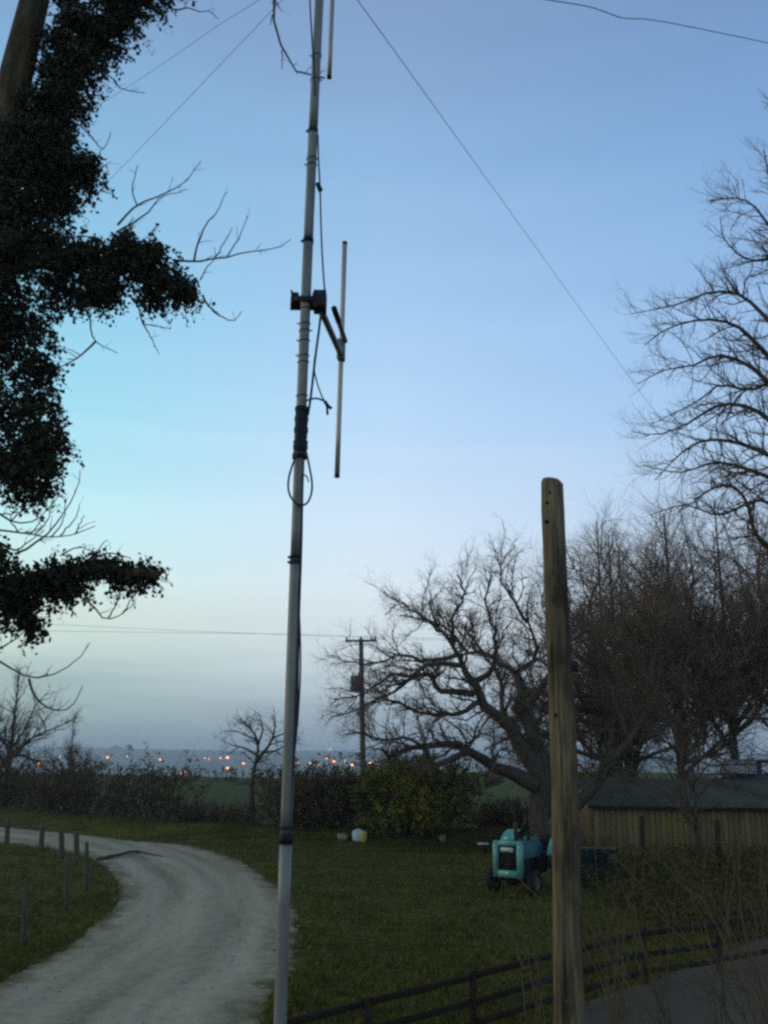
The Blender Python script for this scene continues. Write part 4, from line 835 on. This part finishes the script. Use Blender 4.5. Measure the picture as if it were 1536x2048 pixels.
# ------------------------------------------------------------------ the tractor
def tractor():
    b_ = G(1016, 1792); b_[2] = 0.0; rz = rad(-90 - 32); c_, s_ = math.cos(rz), math.sin(rz)
    t = thing('tractor', 'old teal tractor with black grille parked nose-on on the grass', 'tractor', b_)
    def L(p):
        p = np.asarray(p, float); return np.stack([b_[0] + c_ * p[..., 0] - s_ * p[..., 1], b_[1] + s_ * p[..., 0] + c_ * p[..., 1], b_[2] + p[..., 2]], -1)
    def bl(m_, name, mt_, smooth=False, par=None):
        m_.v = [L(np.concatenate(m_.v))]
        return m_.build(name, mt_, t, smooth) if par is None else sub(m_, name, mt_, par, smooth)
    TEAL = mat('teal_paint', [(.055, .20, .155), (.095, .30, .235), (.135, .36, .29)], 5, rough=.45, bump=.1, spec=.4)
    TEAL_D = mat('dark_blue_shaded_paint', [(.025, .085, .085), (.045, .12, .115)], 5, rough=.5, bump=.15)  # darker of two tones, with the bonnet's shaded side put into the colour
    DARK = mat('oily_iron', [(.012, .010, .010), (.035, .028, .026)], 9, rough=.7, bump=.5); CREAM = mat('cream_lamp', [(.55, .54, .46), (.68, .66, .58)], 6, rough=.3, bump=0)
    RIMM = mat('faded_rim', [(.10, .075, .055), (.17, .13, .10)], 6, rough=.7, bump=.3)
    # nose cowl: a frame round a recessed grille
    w2, z0, z1 = .46, .50, 1.50
    for nm, cc, ss in (('cowl_side', (-.06, -w2 + .08, (z0 + z1) / 2), (.20, .16, z1 - z0)), ('cowl_side', (-.06, w2 - .08, (z0 + z1) / 2), (.20, .16, z1 - z0))):
        m_ = MB(); frame_box(m_, cc, EZ, EX, EY, ss[2], ss[0], ss[1], .03); bl(m_, nm, TEAL)
    m_ = MB(); frame_box(m_, (-.16, 0, z1 - .06), EY, EX, EZ, .60, .395, .125, .03); bl(m_, 'cowl_top', TEAL)
    m_ = MB(); frame_box(m_, (-.16, 0, z0 + .10), EY, EX, EZ, .60, .395, .20, .03); bl(m_, 'cowl_bottom', TEAL)
    m_ = MB(); abox(m_, (-.20, 0, 1.04), (.30, .60, .70)); gr = bl(m_, 'grille', DARK)
    for i in range(9):
        m_ = MB(); abox(m_, (-.035, 0, .74 + i * .058), (.02, .60, .018), .003); bl(m_, 'grille_bar', DARK, par=gr)
    m_ = MB(); abox(m_, (-.022, -.02, 1.27), (.03, .42, .12), .012); bl(m_, 'lamp_panel', CREAM)
    for s_2 in (-1, 1):
        m_ = MB(); tube(m_, [(0.03, s_2 * .40, 1.36), (.055, s_2 * .40, 1.36)], .035, n=3, k=10); bl(m_, 'side_lamp', CREAM)
    m_ = MB(); abox(m_, (.045, 0, .62), (.012, .10, .07), .003); bl(m_, 'badge', CREAM)
    # bonnet
    m_ = MB(); v = []
    for x_, ww, zt in ((-.15, .45, 1.49), (-1.0, .42, 1.47), (-1.75, .40, 1.43)):
        v += [(x_, -ww, 1.02), (x_, -ww, zt - .10), (x_, -ww + .12, zt), (x_, ww - .12, zt), (x_, ww, zt - .10), (x_, ww, 1.02)]
    qd = [(r_ * 6 + j, r_ * 6 + j + 1, r_ * 6 + j + 7, r_ * 6 + j + 6) for r_ in range(2) for j in range(5)]; m_.add(v, qd, [(12, 13, 14), (12, 14, 15), (12, 15, 16), (12, 16, 17)]); bl(m_, 'bonnet', TEAL_D)
    m_ = MB(); abox(m_, (-1.0, 0, .80), (1.35, .48, .62), .05); bl(m_, 'engine', DARK)
    m_ = MB(); abox(m_, (-2.1, 0, .72), (1.0, .42, .55), .05); bl(m_, 'gearbox', DARK)
    m_ = MB(); tube(m_, [(-.75, -.05, 1.45), (-.75, -.05, 2.0), (-.75, -.05, 2.55), (-.80, -.10, 2.62), (-.88, -.16, 2.64)], .05, n=16, k=10); bl(m_, 'exhaust_pipe', DARK, True)
    m_ = MB(); tube(m_, [(-.75, -.05, 1.62), (-.75, -.05, 2.0)], .07, n=4, k=12); bl(m_, 'silencer', IRON, True)
    m_ = MB(); tube(m_, [(-1.25, .15, 1.45), (-1.25, .15, 1.62)], .06, n=4, k=10); bl(m_, 'air_cleaner', DARK, True)
    m_ = MB(); abox(m_, (-1.85, 0, 1.32), (.10, .5, .42), .02); bl(m_, 'dashboard', TEAL_D)
    th = np.linspace(0, 2 * PI, 25); ring = np.stack([-2.12 + .07 * np.cos(th) * -1, .20 * np.sin(th), 1.66 + .19 * np.cos(th)], -1); m_ = MB(); tubes(m_, ring, np.full(25, .014), 6); tube(m_, [(-1.86, 0, 1.45), (-2.12, 0, 1.66)], .018, n=3, k=6); tube(m_, [(-2.12, -.2, 1.66), (-2.12, .2, 1.66)], .01, n=3, k=5); bl(m_, 'steering_wheel', DARK)
    m_ = MB(); abox(m_, (-2.65, 0, 1.12), (.42, .46, .10), .03); st = bl(m_, 'seat', DARK)
    m_ = MB(); frame_box(m_, (-2.86, 0, 1.33), EZ, EX, EY, .40, .07, .44, .02); bl(m_, 'seat_back', DARK, par=st)
    # front axle and wheels
    m_ = MB(); abox(m_, (-.45, 0, .42), (.16, 1.25, .12), .02); bl(m_, 'front_axle', DARK)
    def wheel(x_, y_, r_, wd, nl, rimr, lug):
        m_ = MB(); prof = [(rimr, -.42), (r_ * .86, -.5), (r_ * .97, -.40), (r_, -.2), (r_, .2), (r_ * .97, .40), (r_ * .86, .5), (rimr, .42)]; k = 32; v = []
        for j in range(k):
            a_ = 2 * PI * j / k
            for (rr_, yy_) in prof: v.append((x_ + rr_ * math.cos(a_), y_ + yy_ * wd, r_ + rr_ * math.sin(a_)))
        q_ = [(j * 8 + i, j * 8 + i + 1, ((j + 1) % k) * 8 + i + 1, ((j + 1) % k) * 8 + i) for j in range(k) for i in range(7)]
        m_.add(v, q_)
        for j in range(nl):
            a_ = 2 * PI * j / nl
            for sd_ in (-1, 1):
                aa = a_ + (PI / nl if sd_ > 0 else 0); R_ = np.array([math.cos(aa), 0, math.sin(aa)]); T_ = np.array([-math.sin(aa), 0, math.cos(aa)])
                X_ = nrm(np.array([0, sd_ * .8, 0]) + T_ * .55)
                frame_box(m_, np.array([x_, y_, r_]) + R_ * (r_ + lug * .2) + np.array([0, sd_ * wd * .24, 0]), X_, np.cross(R_, X_), R_, wd * .5, .05 * r_ / .6, lug)
        wh = bl(m_, 'wheel', BLACK)
        m_ = MB(); v = []; pr = [(rimr, .40), (rimr * .9, .30), (rimr * .6, .10), (.12, .12), (.0, .14)]
        for sg in (1, -1):
            v = []
            for j in range(24):
                a_ = 2 * PI * j / 24
                for rr_, yy_ in pr: v.append((x_ + rr_ * math.cos(a_), y_ + sg * yy_ * wd, r_ + rr_ * math.sin(a_)))
            m_.add(v, [(j * 5 + i, j * 5 + i + 1, ((j + 1) % 24) * 5 + i + 1, ((j + 1) % 24) * 5 + i) for j in range(24) for i in range(4)])
        bl(m_, 'rim', RIMM, par=wh)
    for sy in (-1, 1):
        wheel(-.45, sy * .66, .36, .20, 14, .20, .02); wheel(-2.45, sy * .82, .78, .38, 16, .42, .05)
        # mudguard
        m_ = MB(); k = 10; v = []
        for j in range(k + 1):
            a_ = rad(20 + 140 * j / k)
            for yy_ in (sy * .60, sy * 1.04): v.append((-2.45 + .92 * math.cos(a_), yy_, .76 + .90 * math.sin(a_)))
        v2 = [(p[0], p[1], p[2] - .02) for p in v]
        qd = [(j * 2, j * 2 + 1, j * 2 + 3, j * 2 + 2) for j in range(k)]; m_.add(v, qd); m_.add(v2, qd); mg = bl(m_, 'mudguard', TEAL)
        m_ = MB(); tube(m_, [(-1.85, sy * .85, 1.42), (-1.78, sy * .85, 1.42)], .06, n=3, k=10); bl(m_, 'work_lamp', CREAM, par=mg)
    m_ = MB(); abox(m_, (-2.45, 0, .70), (.3, 1.5, .26), .04); bl(m_, 'rear_axle', DARK)
    for sy in (-1, 1): m_ = MB(); tube(m_, [(-2.6, sy * .3, .60), (-3.4, sy * .42, .92)], .035, n=3, k=7); bl(m_, 'lift_arm', DARK)
tractor()
# tipping skip standing right of the pole
def skip():
    c = U(1188, 1690, 32.0); c[2] = float(land(c[0], 32.0)); t = thing('tipping_skip', 'small dark blue tipping skip just right of the wooden pole', 'skip', c)
    SK = mat('skip_paint', [(.02, .05, .06), (.04, .10, .11)], 5, rough=.6, bump=.3); IN = mat('skip_inside', [(.07, .055, .035), (.12, .095, .06)], 5, bump=.3)
    top = np.array([(-.55, -.45), (.72, -.38), (.72, .38), (-.55, .45)]); bot = np.array([(-.42, -.32), (.18, -.30), (.18, .30), (-.42, .32)]); v = [(x, y, 1.02) for x, y in top] + [(x, y, .58) for x, y in bot]
    v2 = [(x * .95, y * .93, 1.02) for x, y in top] + [(x * .9, y * .9, .64) for x, y in bot]
    MB().add(np.array(v) + c, [(0, 4, 5, 1), (1, 5, 6, 2), (2, 6, 7, 3), (3, 7, 4, 0), (4, 7, 6, 5)]).build('tray', SK, t)
    MB().add(np.array(v + v2) + c, [(0, 1, 9, 8), (1, 2, 10, 9), (2, 3, 11, 10), (3, 0, 8, 11), (8, 9, 13, 12), (9, 10, 14, 13), (10, 11, 15, 14), (11, 8, 12, 15), (12, 13, 14, 15)]).build('tray_lining', IN, t)
    for sy in (-.3, .3):
        m_ = MB(); beam(m_, c + [-.5, sy, .54], c + [.5, sy, .54], .07, .07, .01); m_.build('chassis_rail', FENCE, t)
        for sx in (-.32, .30):
            m_ = MB(); tube(m_, [c + [sx, sy * 1.3 - .07, .29], c + [sx, sy * 1.3 + .07, .29]], .29, n=3, k=18); wh = m_.build('wheel', BLACK, t, True)
            m_ = MB(); tube(m_, [c + [sx, sy * 1.3 - .078, .29], c + [sx, sy * 1.3 + .078, .29]], .15, n=3, k=12); sub(m_, 'rim', IRON, wh, True)
skip()

# ------------------------------------------------------------------ odds and ends by the bushes
def lump(name, label, cat, c, s, m, seed, group=None):
    rg = np.random.default_rng(seed); k, n = 14, 9; v = []; ph = rg.normal(0, 3, (4, 3))
    for a_ in np.linspace(0, PI, n):
        for j in range(k):
            d = np.array([math.sin(a_) * math.cos(2 * PI * j / k), math.sin(a_) * math.sin(2 * PI * j / k), math.cos(a_)])
            f = 1 + .12 * math.sin(d @ ph[0]) + .10 * math.sin(d @ ph[1] * 1.6) + .04 * rg.normal(); v.append(np.sign(d) * np.abs(d) ** .75 * np.array(s) * f)
    v = np.array(v); v[:, 2] -= v[:, 2].min() + .02
    qd = [(i * k + j, (i + 1) * k + j, (i + 1) * k + (j + 1) % k, i * k + (j + 1) % k) for i in range(n - 1) for j in range(k)]
    c = np.array([c[0], c[1], float(land(c[0], c[1])) if c[2] is None else c[2]])
    o = MB().add(v + c, qd).build(name, m, None, True, base=c); return tag(o, label, cat, group)
WHITE = mat('white_plastic', [(.42, .46, .46), (.62, .65, .64)], 3, rough=.5, bump=.3); YEL = mat('yellow_plastic', [(.42, .34, .07), (.55, .46, .12)], 3, rough=.5, bump=.3); TANB = mat('tan_sack', [(.20, .17, .08), (.30, .26, .14)], 3, bump=.4)
p = U(716, 1652, 41.8); lump('plastic_sack', 'crumpled white plastic sack at the foot of the utility pole', 'sack', (p[0], 42.2, None), (.26, .2, .27), WHITE, 1, 'rubbish by the bushes')
p = U(727, 1652, 41.6); lump('plastic_sack', 'yellow plastic sack leaning against the white one', 'sack', (p[0], 42.1, None), (.15, .14, .24), YEL, 2, 'rubbish by the bushes')
p = U(686, 1647, 42.2); lump('plastic_sack', 'dull tan sack lying left of the white sack', 'sack', (p[0], 42.4, None), (.24, .2, .15), TANB, 3, 'rubbish by the bushes')
p = G(885, 1697); lump('field_stone', 'pale stone in the grass below the olive bush', 'stone', (p[0], p[1], None), (.17, .15, .15), TANB, 4)
c = U(966, 1668, 40); c[2] = float(land(c[0], 40)); m_ = MB(); abox(m_, c + [0, 0, .42], (.42, .3, .05), .01, rz=.2)
t = thing('water_trough', 'small pale trough lid on legs left of the tractor', 'trough', c); m_.build('lid', WHITE, t)
m_ = MB(); abox(m_, c + [0, 0, .2], (.36, .26, .38), .03, rz=.2); m_.build('box', FENCE, t)

# ------------------------------------------------------------------ saplings in front
def sapling(label, D, stems, base, seed, r0=.014):
    b_ = np.array(base, float); main = []
    for s_ in stems:
        pts = [U(x, y, D + dd) for dd, (x, y) in zip(np.linspace(0, .8, len(s_)), s_)]
        start = b_ + np.random.default_rng(seed + len(main)).normal(0, .12, 3) * [1, 1, 0]
        main.append(([start, start * .5 + pts[0] * .5 + np.array([.03, 0, .05])] + pts, r0, r0 * .3))
    return make_tree(label, 'sapling', b_, main, [
        dict(den=2.4, length=.6, angle=(25, 65), up=.12, wig=.2, steps=5, rr=.6, rmax=.009, tmin=.3),
        dict(den=3.6, length=.25, angle=(25, 65), up=.15, wig=.22, steps=3, rr=.7, rmax=.006, tmin=.15)], (TWIG_O, TWIG_O), seed, cat='sapling', sides=(6, 5, 4), trunk='stems', crown='twigs', group='thin saplings in the foreground')
sapling('leaning bare sapling whose stems arch left over the lane', 9.5, [[(1500, 2013), (1447, 1885), (1413, 1806), (1384, 1790), (1347, 1748), (1314, 1715), (1248, 1682)], [(1430, 1985), (1389, 1968), (1335, 1939), (1281, 1893), (1260, 1852), (1231, 1831), (1186, 1802)], [(1440, 1950), (1380, 1889), (1318, 1831), (1268, 1752), (1223, 1707)]], (U(1600, 2048, 9.5)[0], 9.5, 0), 101)
sapling('short pale sapling close against the right of the wooden pole', 9.0, [[(1215, 2010), (1206, 1972), (1181, 1918), (1165, 1885), (1162, 1860)], [(1280, 2020), (1240, 1950), (1205, 1900), (1180, 1850)]], (U(1250, 2048, 9.0)[0], 9.0, 0), 102)
sapling('thin sapling left of the wooden pole before the rail fence', 9.2, [[(1053, 2046), (1045, 1960), (1037, 1897), (1020, 1865), (1007, 1847)], [(1110, 2030), (1104, 1880), (1090, 1810), (1057, 1777), (1040, 1760)]], (U(1062, 2048, 9.2)[0], 9.2, 0), 103)
sapling('upright bare sapling beside the lane at the right edge', 10.5, [[(1530, 2000), (1500, 1900), (1480, 1800), (1478, 1700), (1490, 1640)], [(1480, 1990), (1455, 1840), (1470, 1740), (1450, 1650)], [(1560, 1980), (1535, 1850), (1520, 1760), (1530, 1660)]], (U(1530, 2048, 10.5)[0], 10.5, 0), 104)

def arching(label, base_px, D, tips, seed):
    rg = np.random.default_rng(seed); bx = U(base_px, 2048, D)[0]
    sapling(label, D, [[(base_px + (tx - base_px) * 1.25 * f ** 1.7 + rg.normal(0, 9), 2230 + (ty - 2230) * (f ** .62) + rg.normal(0, 8)) for f in (.2, .4, .6, .8, 1)] for tx, ty in tips], (bx, D, 0), seed, r0=.012)
arching('thin many-stemmed sapling spreading over the lane edge beside the pole', 1330, 11.0, [(1190, 1720), (1225, 1690), (1260, 1760), (1300, 1700), (1205, 1840), (1345, 1740)], 201)
arching('many-stemmed sapling arching over the middle of the lane', 1450, 11.5, [(1290, 1690), (1330, 1640), (1370, 1720), (1410, 1650), (1300, 1800), (1450, 1700)], 202)
arching('bushy sapling filling the lower right corner', 1560, 10.2, [(1400, 1750), (1430, 1820), (1480, 1740), (1510, 1800), (1380, 1860), (1530, 1720)], 203)
arching('wispy sapling between the rail fence and the wooden pole', 1085, 10.5, [(1020, 1840), (1060, 1800), (1050, 1900), (1085, 1790)], 204)
arching('dense pale sapling clump before the fence right of the pole', 1240, 12.5, [(1175, 1760), (1200, 1700), (1235, 1740), (1190, 1860), (1265, 1690), (1290, 1780), (1220, 1830)], 205)
arching('dense pale sapling clump before the fence at the right edge', 1520, 13.0, [(1390, 1700), (1425, 1760), (1460, 1680), (1500, 1740), (1535, 1680), (1480, 1820)], 206)
# a fallen branch across the inside of the bend
fb = G(205, 1718); t = thing('fallen_branch', 'dark fallen branch lying on the pale track inside the bend', 'branch', fb)
m_ = MB(); tube(m_, [G(195, 1722) + [0, 0, .06], G(235, 1717) + [0, 0, .12], G(270, 1708) + [0, 0, .10], G(305, 1713) + [0, 0, .06], G(325, 1716) + [0, 0, .05]], .075, .03, n=14, k=8); m_.build('limb', BARK_DK, t, True)
m_ = MB(); tube(m_, [G(262, 1709) + [0, 0, .1], G(275, 1716) + [0, 0, .14], G(292, 1722) + [0, 0, .05]], .03, .012, n=8, k=6); m_.build('side_branch', BARK_DK, t, True)

# ------------------------------------------------------------------ ground cover
rg = np.random.default_rng(111)
def cover(n, xr, yr, hgt, wdt, mat_, name, label, cat, per=4, keep=None, lean=.5):
    y = np.exp(rg.uniform(math.log(yr[0]), math.log(yr[1]), n)); x = rg.uniform(*xr, n) * (y / 30 if xr[1] < 1.5 * 30 else 1)
    ok = ~in_poly(x, y, TRACK_POLY) & ~in_poly(x, y, ROAD_POLY)
    if keep is not None: ok &= keep(x, y)
    x, y = x[ok], y[ok]; x = np.repeat(x, per) + rg.normal(0, .05, len(x) * per); y = np.repeat(y, per) + rg.normal(0, .05, len(y) * per)
    K = len(x); z = land(x, y); h_ = hgt * rg.uniform(.4, 1.2, K); a_ = rg.uniform(0, 2 * PI, K); w_ = wdt * rg.uniform(.6, 1.3, K)
    b0 = np.stack([x, y, z - .01], -1); sd = np.stack([np.cos(a_) * w_, np.sin(a_) * w_, 0 * a_], -1); l = np.stack([rg.normal(0, lean, K) * h_, rg.normal(0, lean, K) * h_, h_], -1)
    v = np.stack([b0 - sd, b0 + sd, b0 + l * .6 + sd * .6, b0 + l], 1).reshape(-1, 3); i = np.arange(K)[:, None] * 4
    o = MB().add(v, tris=np.concatenate([i + [0, 1, 2], i + [0, 2, 3]])).build(name, mat_); o['kind'] = 'stuff'; o['label'] = label; o['category'] = cat
GRASS = mat('grass_blade', [(.052, .050, .007), (.092, .088, .012), (.13, .108, .02)], .7, bump=0, rough=.9)
cover(36000, (-15, 17), (12, 46), .10, .012, GRASS, 'grass', 'short olive green grass of the meadow', 'grass')
cover(2600, (-15, 17), (13, 45), .24, .014, GRASS, 'rough_grass', 'scattered tall tufts of rough grass', 'grass', per=9, lean=.4)
K = 5200; y = rg.uniform(13, 43, K); x = rg.normal(.06, .16, K) * y + 1.5; ok = ~in_poly(x, y, TRACK_POLY) & ~in_poly(x, y, ROAD_POLY); x, y = x[ok], y[ok]
o = leaves(MB(), rg, np.stack([x, y, land(x, y) + .05 + rg.random(len(x)) * .04], -1), .075).build('leaf_litter', mat('fallen_leaf', [(.07, .045, .018), (.15, .10, .045)], 1.3, bump=0)); o['kind'] = 'stuff'; o['label'] = 'fallen brown leaves scattered over the meadow'; o['category'] = 'leaves'
BRAM = mat('rough_stem', [(.06, .04, .016), (.11, .078, .034), (.16, .12, .055)], .9, bump=0)
cover(9000, (12, 30), (24, 36), .55, .012, BRAM, 'undergrowth', 'rough brown undergrowth on the bank beside the lane', 'undergrowth', per=5, keep=lambda x, y: (x > 6.2 + (y - 24) * .12) & (x < 21), lean=.45)
BRL = mat('bramble_leaf', [(.05, .035, .010), (.08, .062, .016)], .9, bump=0)
K = 26000; y = rg.uniform(22.8, 36, K); x = rg.uniform(6.4, 20, K); ok = ~in_poly(x, y, ROAD_POLY); x, y = x[ok], y[ok]
o = leaves(MB(), rg, np.stack([x, y, land(x, y) + rg.random(len(x)) ** 2 * .6], -1), .10).build('brambles', BRL); o['kind'] = 'stuff'; o['label'] = 'low bramble leaves over the bank beside the lane'; o['category'] = 'brambles'
# stones on the track
K = 1400; i = rg.integers(0, nL, K); f = rg.random(K)[:, None]; p = pi_[i] * (1 - f) + po[i] * f; p[:, 2] = .03; p[:, :2] += rg.normal(0, .1, (K, 2))
s_ = rg.uniform(.012, .04, K)[:, None]; oct_ = np.array([[1, 0, 0], [-1, 0, 0], [0, 1, 0], [0, -1, 0], [0, 0, .7], [0, 0, -.7]]); tri = np.array([(0, 2, 4), (2, 1, 4), (1, 3, 4), (3, 0, 4)])
v = p[:, None] + s_[:, None] * (oct_[None] + rg.normal(0, .2, (K, 6, 3))); o = MB().add(v.reshape(-1, 3), tris=(np.arange(K)[:, None, None] * 6 + tri[None]).reshape(-1, 3)).build('gravel', mat('gravel_stone', [(.2, .19, .16), (.36, .35, .31)], 6, bump=0)); o['kind'] = 'stuff'; o['label'] = 'loose pale stones on the track'; o['category'] = 'gravel'

# ------------------------------------------------------------------ the valley: woods, houses' lamps
K = 2600; y = np.exp(rg.uniform(math.log(200), math.log(3600), K)); x = rg.uniform(-.75, .75, K) * y
k1 = np.sin(x * .012 + 2 * np.sin(y * .004)) + np.sin(y * .02 + x * .003); ok = (k1 > .15) & ((y > 420)); x, y = x[ok], y[ok]; m_ = MB()
for xx, yy_ in zip(x, y):
    s_ = rg.uniform(4, 8) * (1 + yy_ / 3000); c = np.array([xx, yy_, float(land(xx, yy_))])
    v = c + (oct_ * [1.6, 1.2, .9] + rg.normal(0, .15, (6, 3))) * s_ * rg.uniform(.6, 1.2) + [0, 0, s_ * .3]
    m_.add(v, tris=[(0, 2, 4), (2, 1, 4), (1, 3, 4), (3, 0, 4), (2, 0, 5), (1, 2, 5), (3, 1, 5), (0, 3, 5)])
o = m_.build('woodland', mat('far_wood', [(.02, .024, .014), (.035, .038, .02)], .05, bump=0)); o['kind'] = 'stuff'; o['label'] = 'dark scattered woods across the hazy valley'; o['category'] = 'woodland'
def hit_land(px, py, lift):
    d = ray(px, py); ts = np.geomspace(600, 4150, 1500) / d[1]; P = CAM[None] + d[None] * ts[:, None]; g_ = P[:, 2] - lift - land(P[:, 0], P[:, 1])
    j = np.where(g_ <= 0)[0]; return P[j[0]] if len(j) else hit_land(px, py + 1, lift)
AMBER = emit('amber_lamp', (1.0, .27, .03), 8.0); WARM = emit('warm_lamp', (1.0, .36, .06), 7.0); PINK = emit('pink_lamp', (1.0, .28, .13), 5.0)
def lamp(px, py, label, m, size, group):
    c = hit_land(px, py, 6.0); d = np.linalg.norm(c - CAM); r_ = size * .74 * d / F_PX; g_ = float(land(c[0], c[1])); h_ = max(c[2] - g_, 5.0)
    t = thing('street_lamp', label, 'street lamp', (c[0], c[1], g_), group)
    m_ = MB(); tube(m_, [(c[0], c[1], g_ - .3), (c[0], c[1], g_ + h_)], .12, .08, n=3, k=6); m_.build('lamp_post', FENCE, t)
    m_ = MB(); th = np.linspace(0, PI, 6); v = [(c[0] + 1.5 * r_ * math.sin(a_) * math.cos(b2 * PI / 4), c[1] + r_ * math.sin(a_) * math.sin(b2 * PI / 4), g_ + h_ + .75 * r_ * math.cos(a_)) for a_ in th for b2 in range(8)]
    m_.add(v, [(i * 8 + j, (i + 1) * 8 + j, (i + 1) * 8 + (j + 1) % 8, i * 8 + (j + 1) % 8) for i in range(5) for j in range(8)]); m_.build('lantern', m, t, True)
lamp(975, 1547, 'left of two bright amber lamps low behind the oak', AMBER, 3.2, 'bright lamps behind the oak')
lamp(1015, 1550, 'right of two bright amber lamps low behind the oak', AMBER, 2.8, 'bright lamps behind the oak')
lamp(660, 1490, 'single highest light above the valley town', WARM, 1.6, 'street lamps of the valley')
lamp(1000, 1541, 'faint lamp between the two bright amber lamps', WARM, 1.2, 'street lamps of the valley')
VL = [(85, 1524, AMBER, 2.6), (78, 1527, AMBER, 2.0), (215, 1515, WARM, 2.4), (254, 1513, PINK, 1.4), (360, 1547, AMBER, 2.2), (370, 1543, AMBER, 2.2), (455, 1515, WARM, 3.0), (441, 1516, PINK, 2), (487, 1527, AMBER, 2.2), (455, 1536, WARM, 2.2),
                      (653, 1517, PINK, 2.4), (668, 1523, AMBER, 2.4), (704, 1530, WARM, 2.4), (741, 1526, WARM, 2.6), (768, 1525, PINK, 2.0), (797, 1524, PINK, 2.4), (605, 1548, AMBER, 1.8), (620, 1526, PINK, 1.8), (320, 1519, AMBER, 1.8), (418, 1518, PINK, 1.6),
                      (410, 1516, PINK, 1.4), (690, 1521, PINK, 1.5), (720, 1519, AMBER, 1.3), (596, 1526, AMBER, 1.4), (150, 1517, AMBER, 1.5), (290, 1516, PINK, 1.3), (120, 1513, AMBER, 1.4), (30, 1520, AMBER, 1.6), (638, 1530, AMBER, 1.4), (780, 1527, AMBER, 1.6)]
ORD = 'first second third fourth fifth sixth seventh eighth ninth tenth eleventh twelfth thirteenth fourteenth fifteenth sixteenth seventeenth eighteenth nineteenth twentieth'.split()
ORD += ['twenty-' + o_ for o_ in ORD[:9]] + ['thirtieth', 'thirty-first', 'thirty-second']
for i, (px, py, m, sz) in enumerate(sorted(VL, key=lambda v_: v_[0])):
    cn = 'amber' if m is AMBER else 'pinkish' if m is PINK else 'warm white'
    lamp(px, py, '%s of the tiny valley street lights counted from the left, %s' % (ORD[i], cn), m, sz, 'street lamps of the valley')

# ------------------------------------------------------------------ the evening haze
zlo = float(Z.min()) - 4
m_ = MB(); frame_box(m_, (0, 2200, (zlo + 26) / 2), EX, EY, EZ, 9600, 4700, 26 - zlo)
hm = bpy.data.materials.new('evening_haze'); hm.use_nodes = True; t = hm.node_tree; t.nodes.clear()
pv = t.nodes.new('ShaderNodeVolumePrincipled'); pv.inputs['Color'].default_value = (.80, .86, .95, 1); pv.inputs['Density'].default_value = .00034; pv.inputs['Anisotropy'].default_value = .2
mo = t.nodes.new('ShaderNodeOutputMaterial'); t.links.new(pv.outputs[0], mo.inputs['Volume'])
o = m_.build('haze', hm); o['kind'] = 'stuff'
for o in bpy.data.objects:
    if o.parent and o.name.split('.')[0] in ('crown', 'twigs', 'stems', 'leaves', 'ivy_core', 'ivy_leaves'): o['kind'] = 'stuff'
    if '_base' in o: del o['_base']
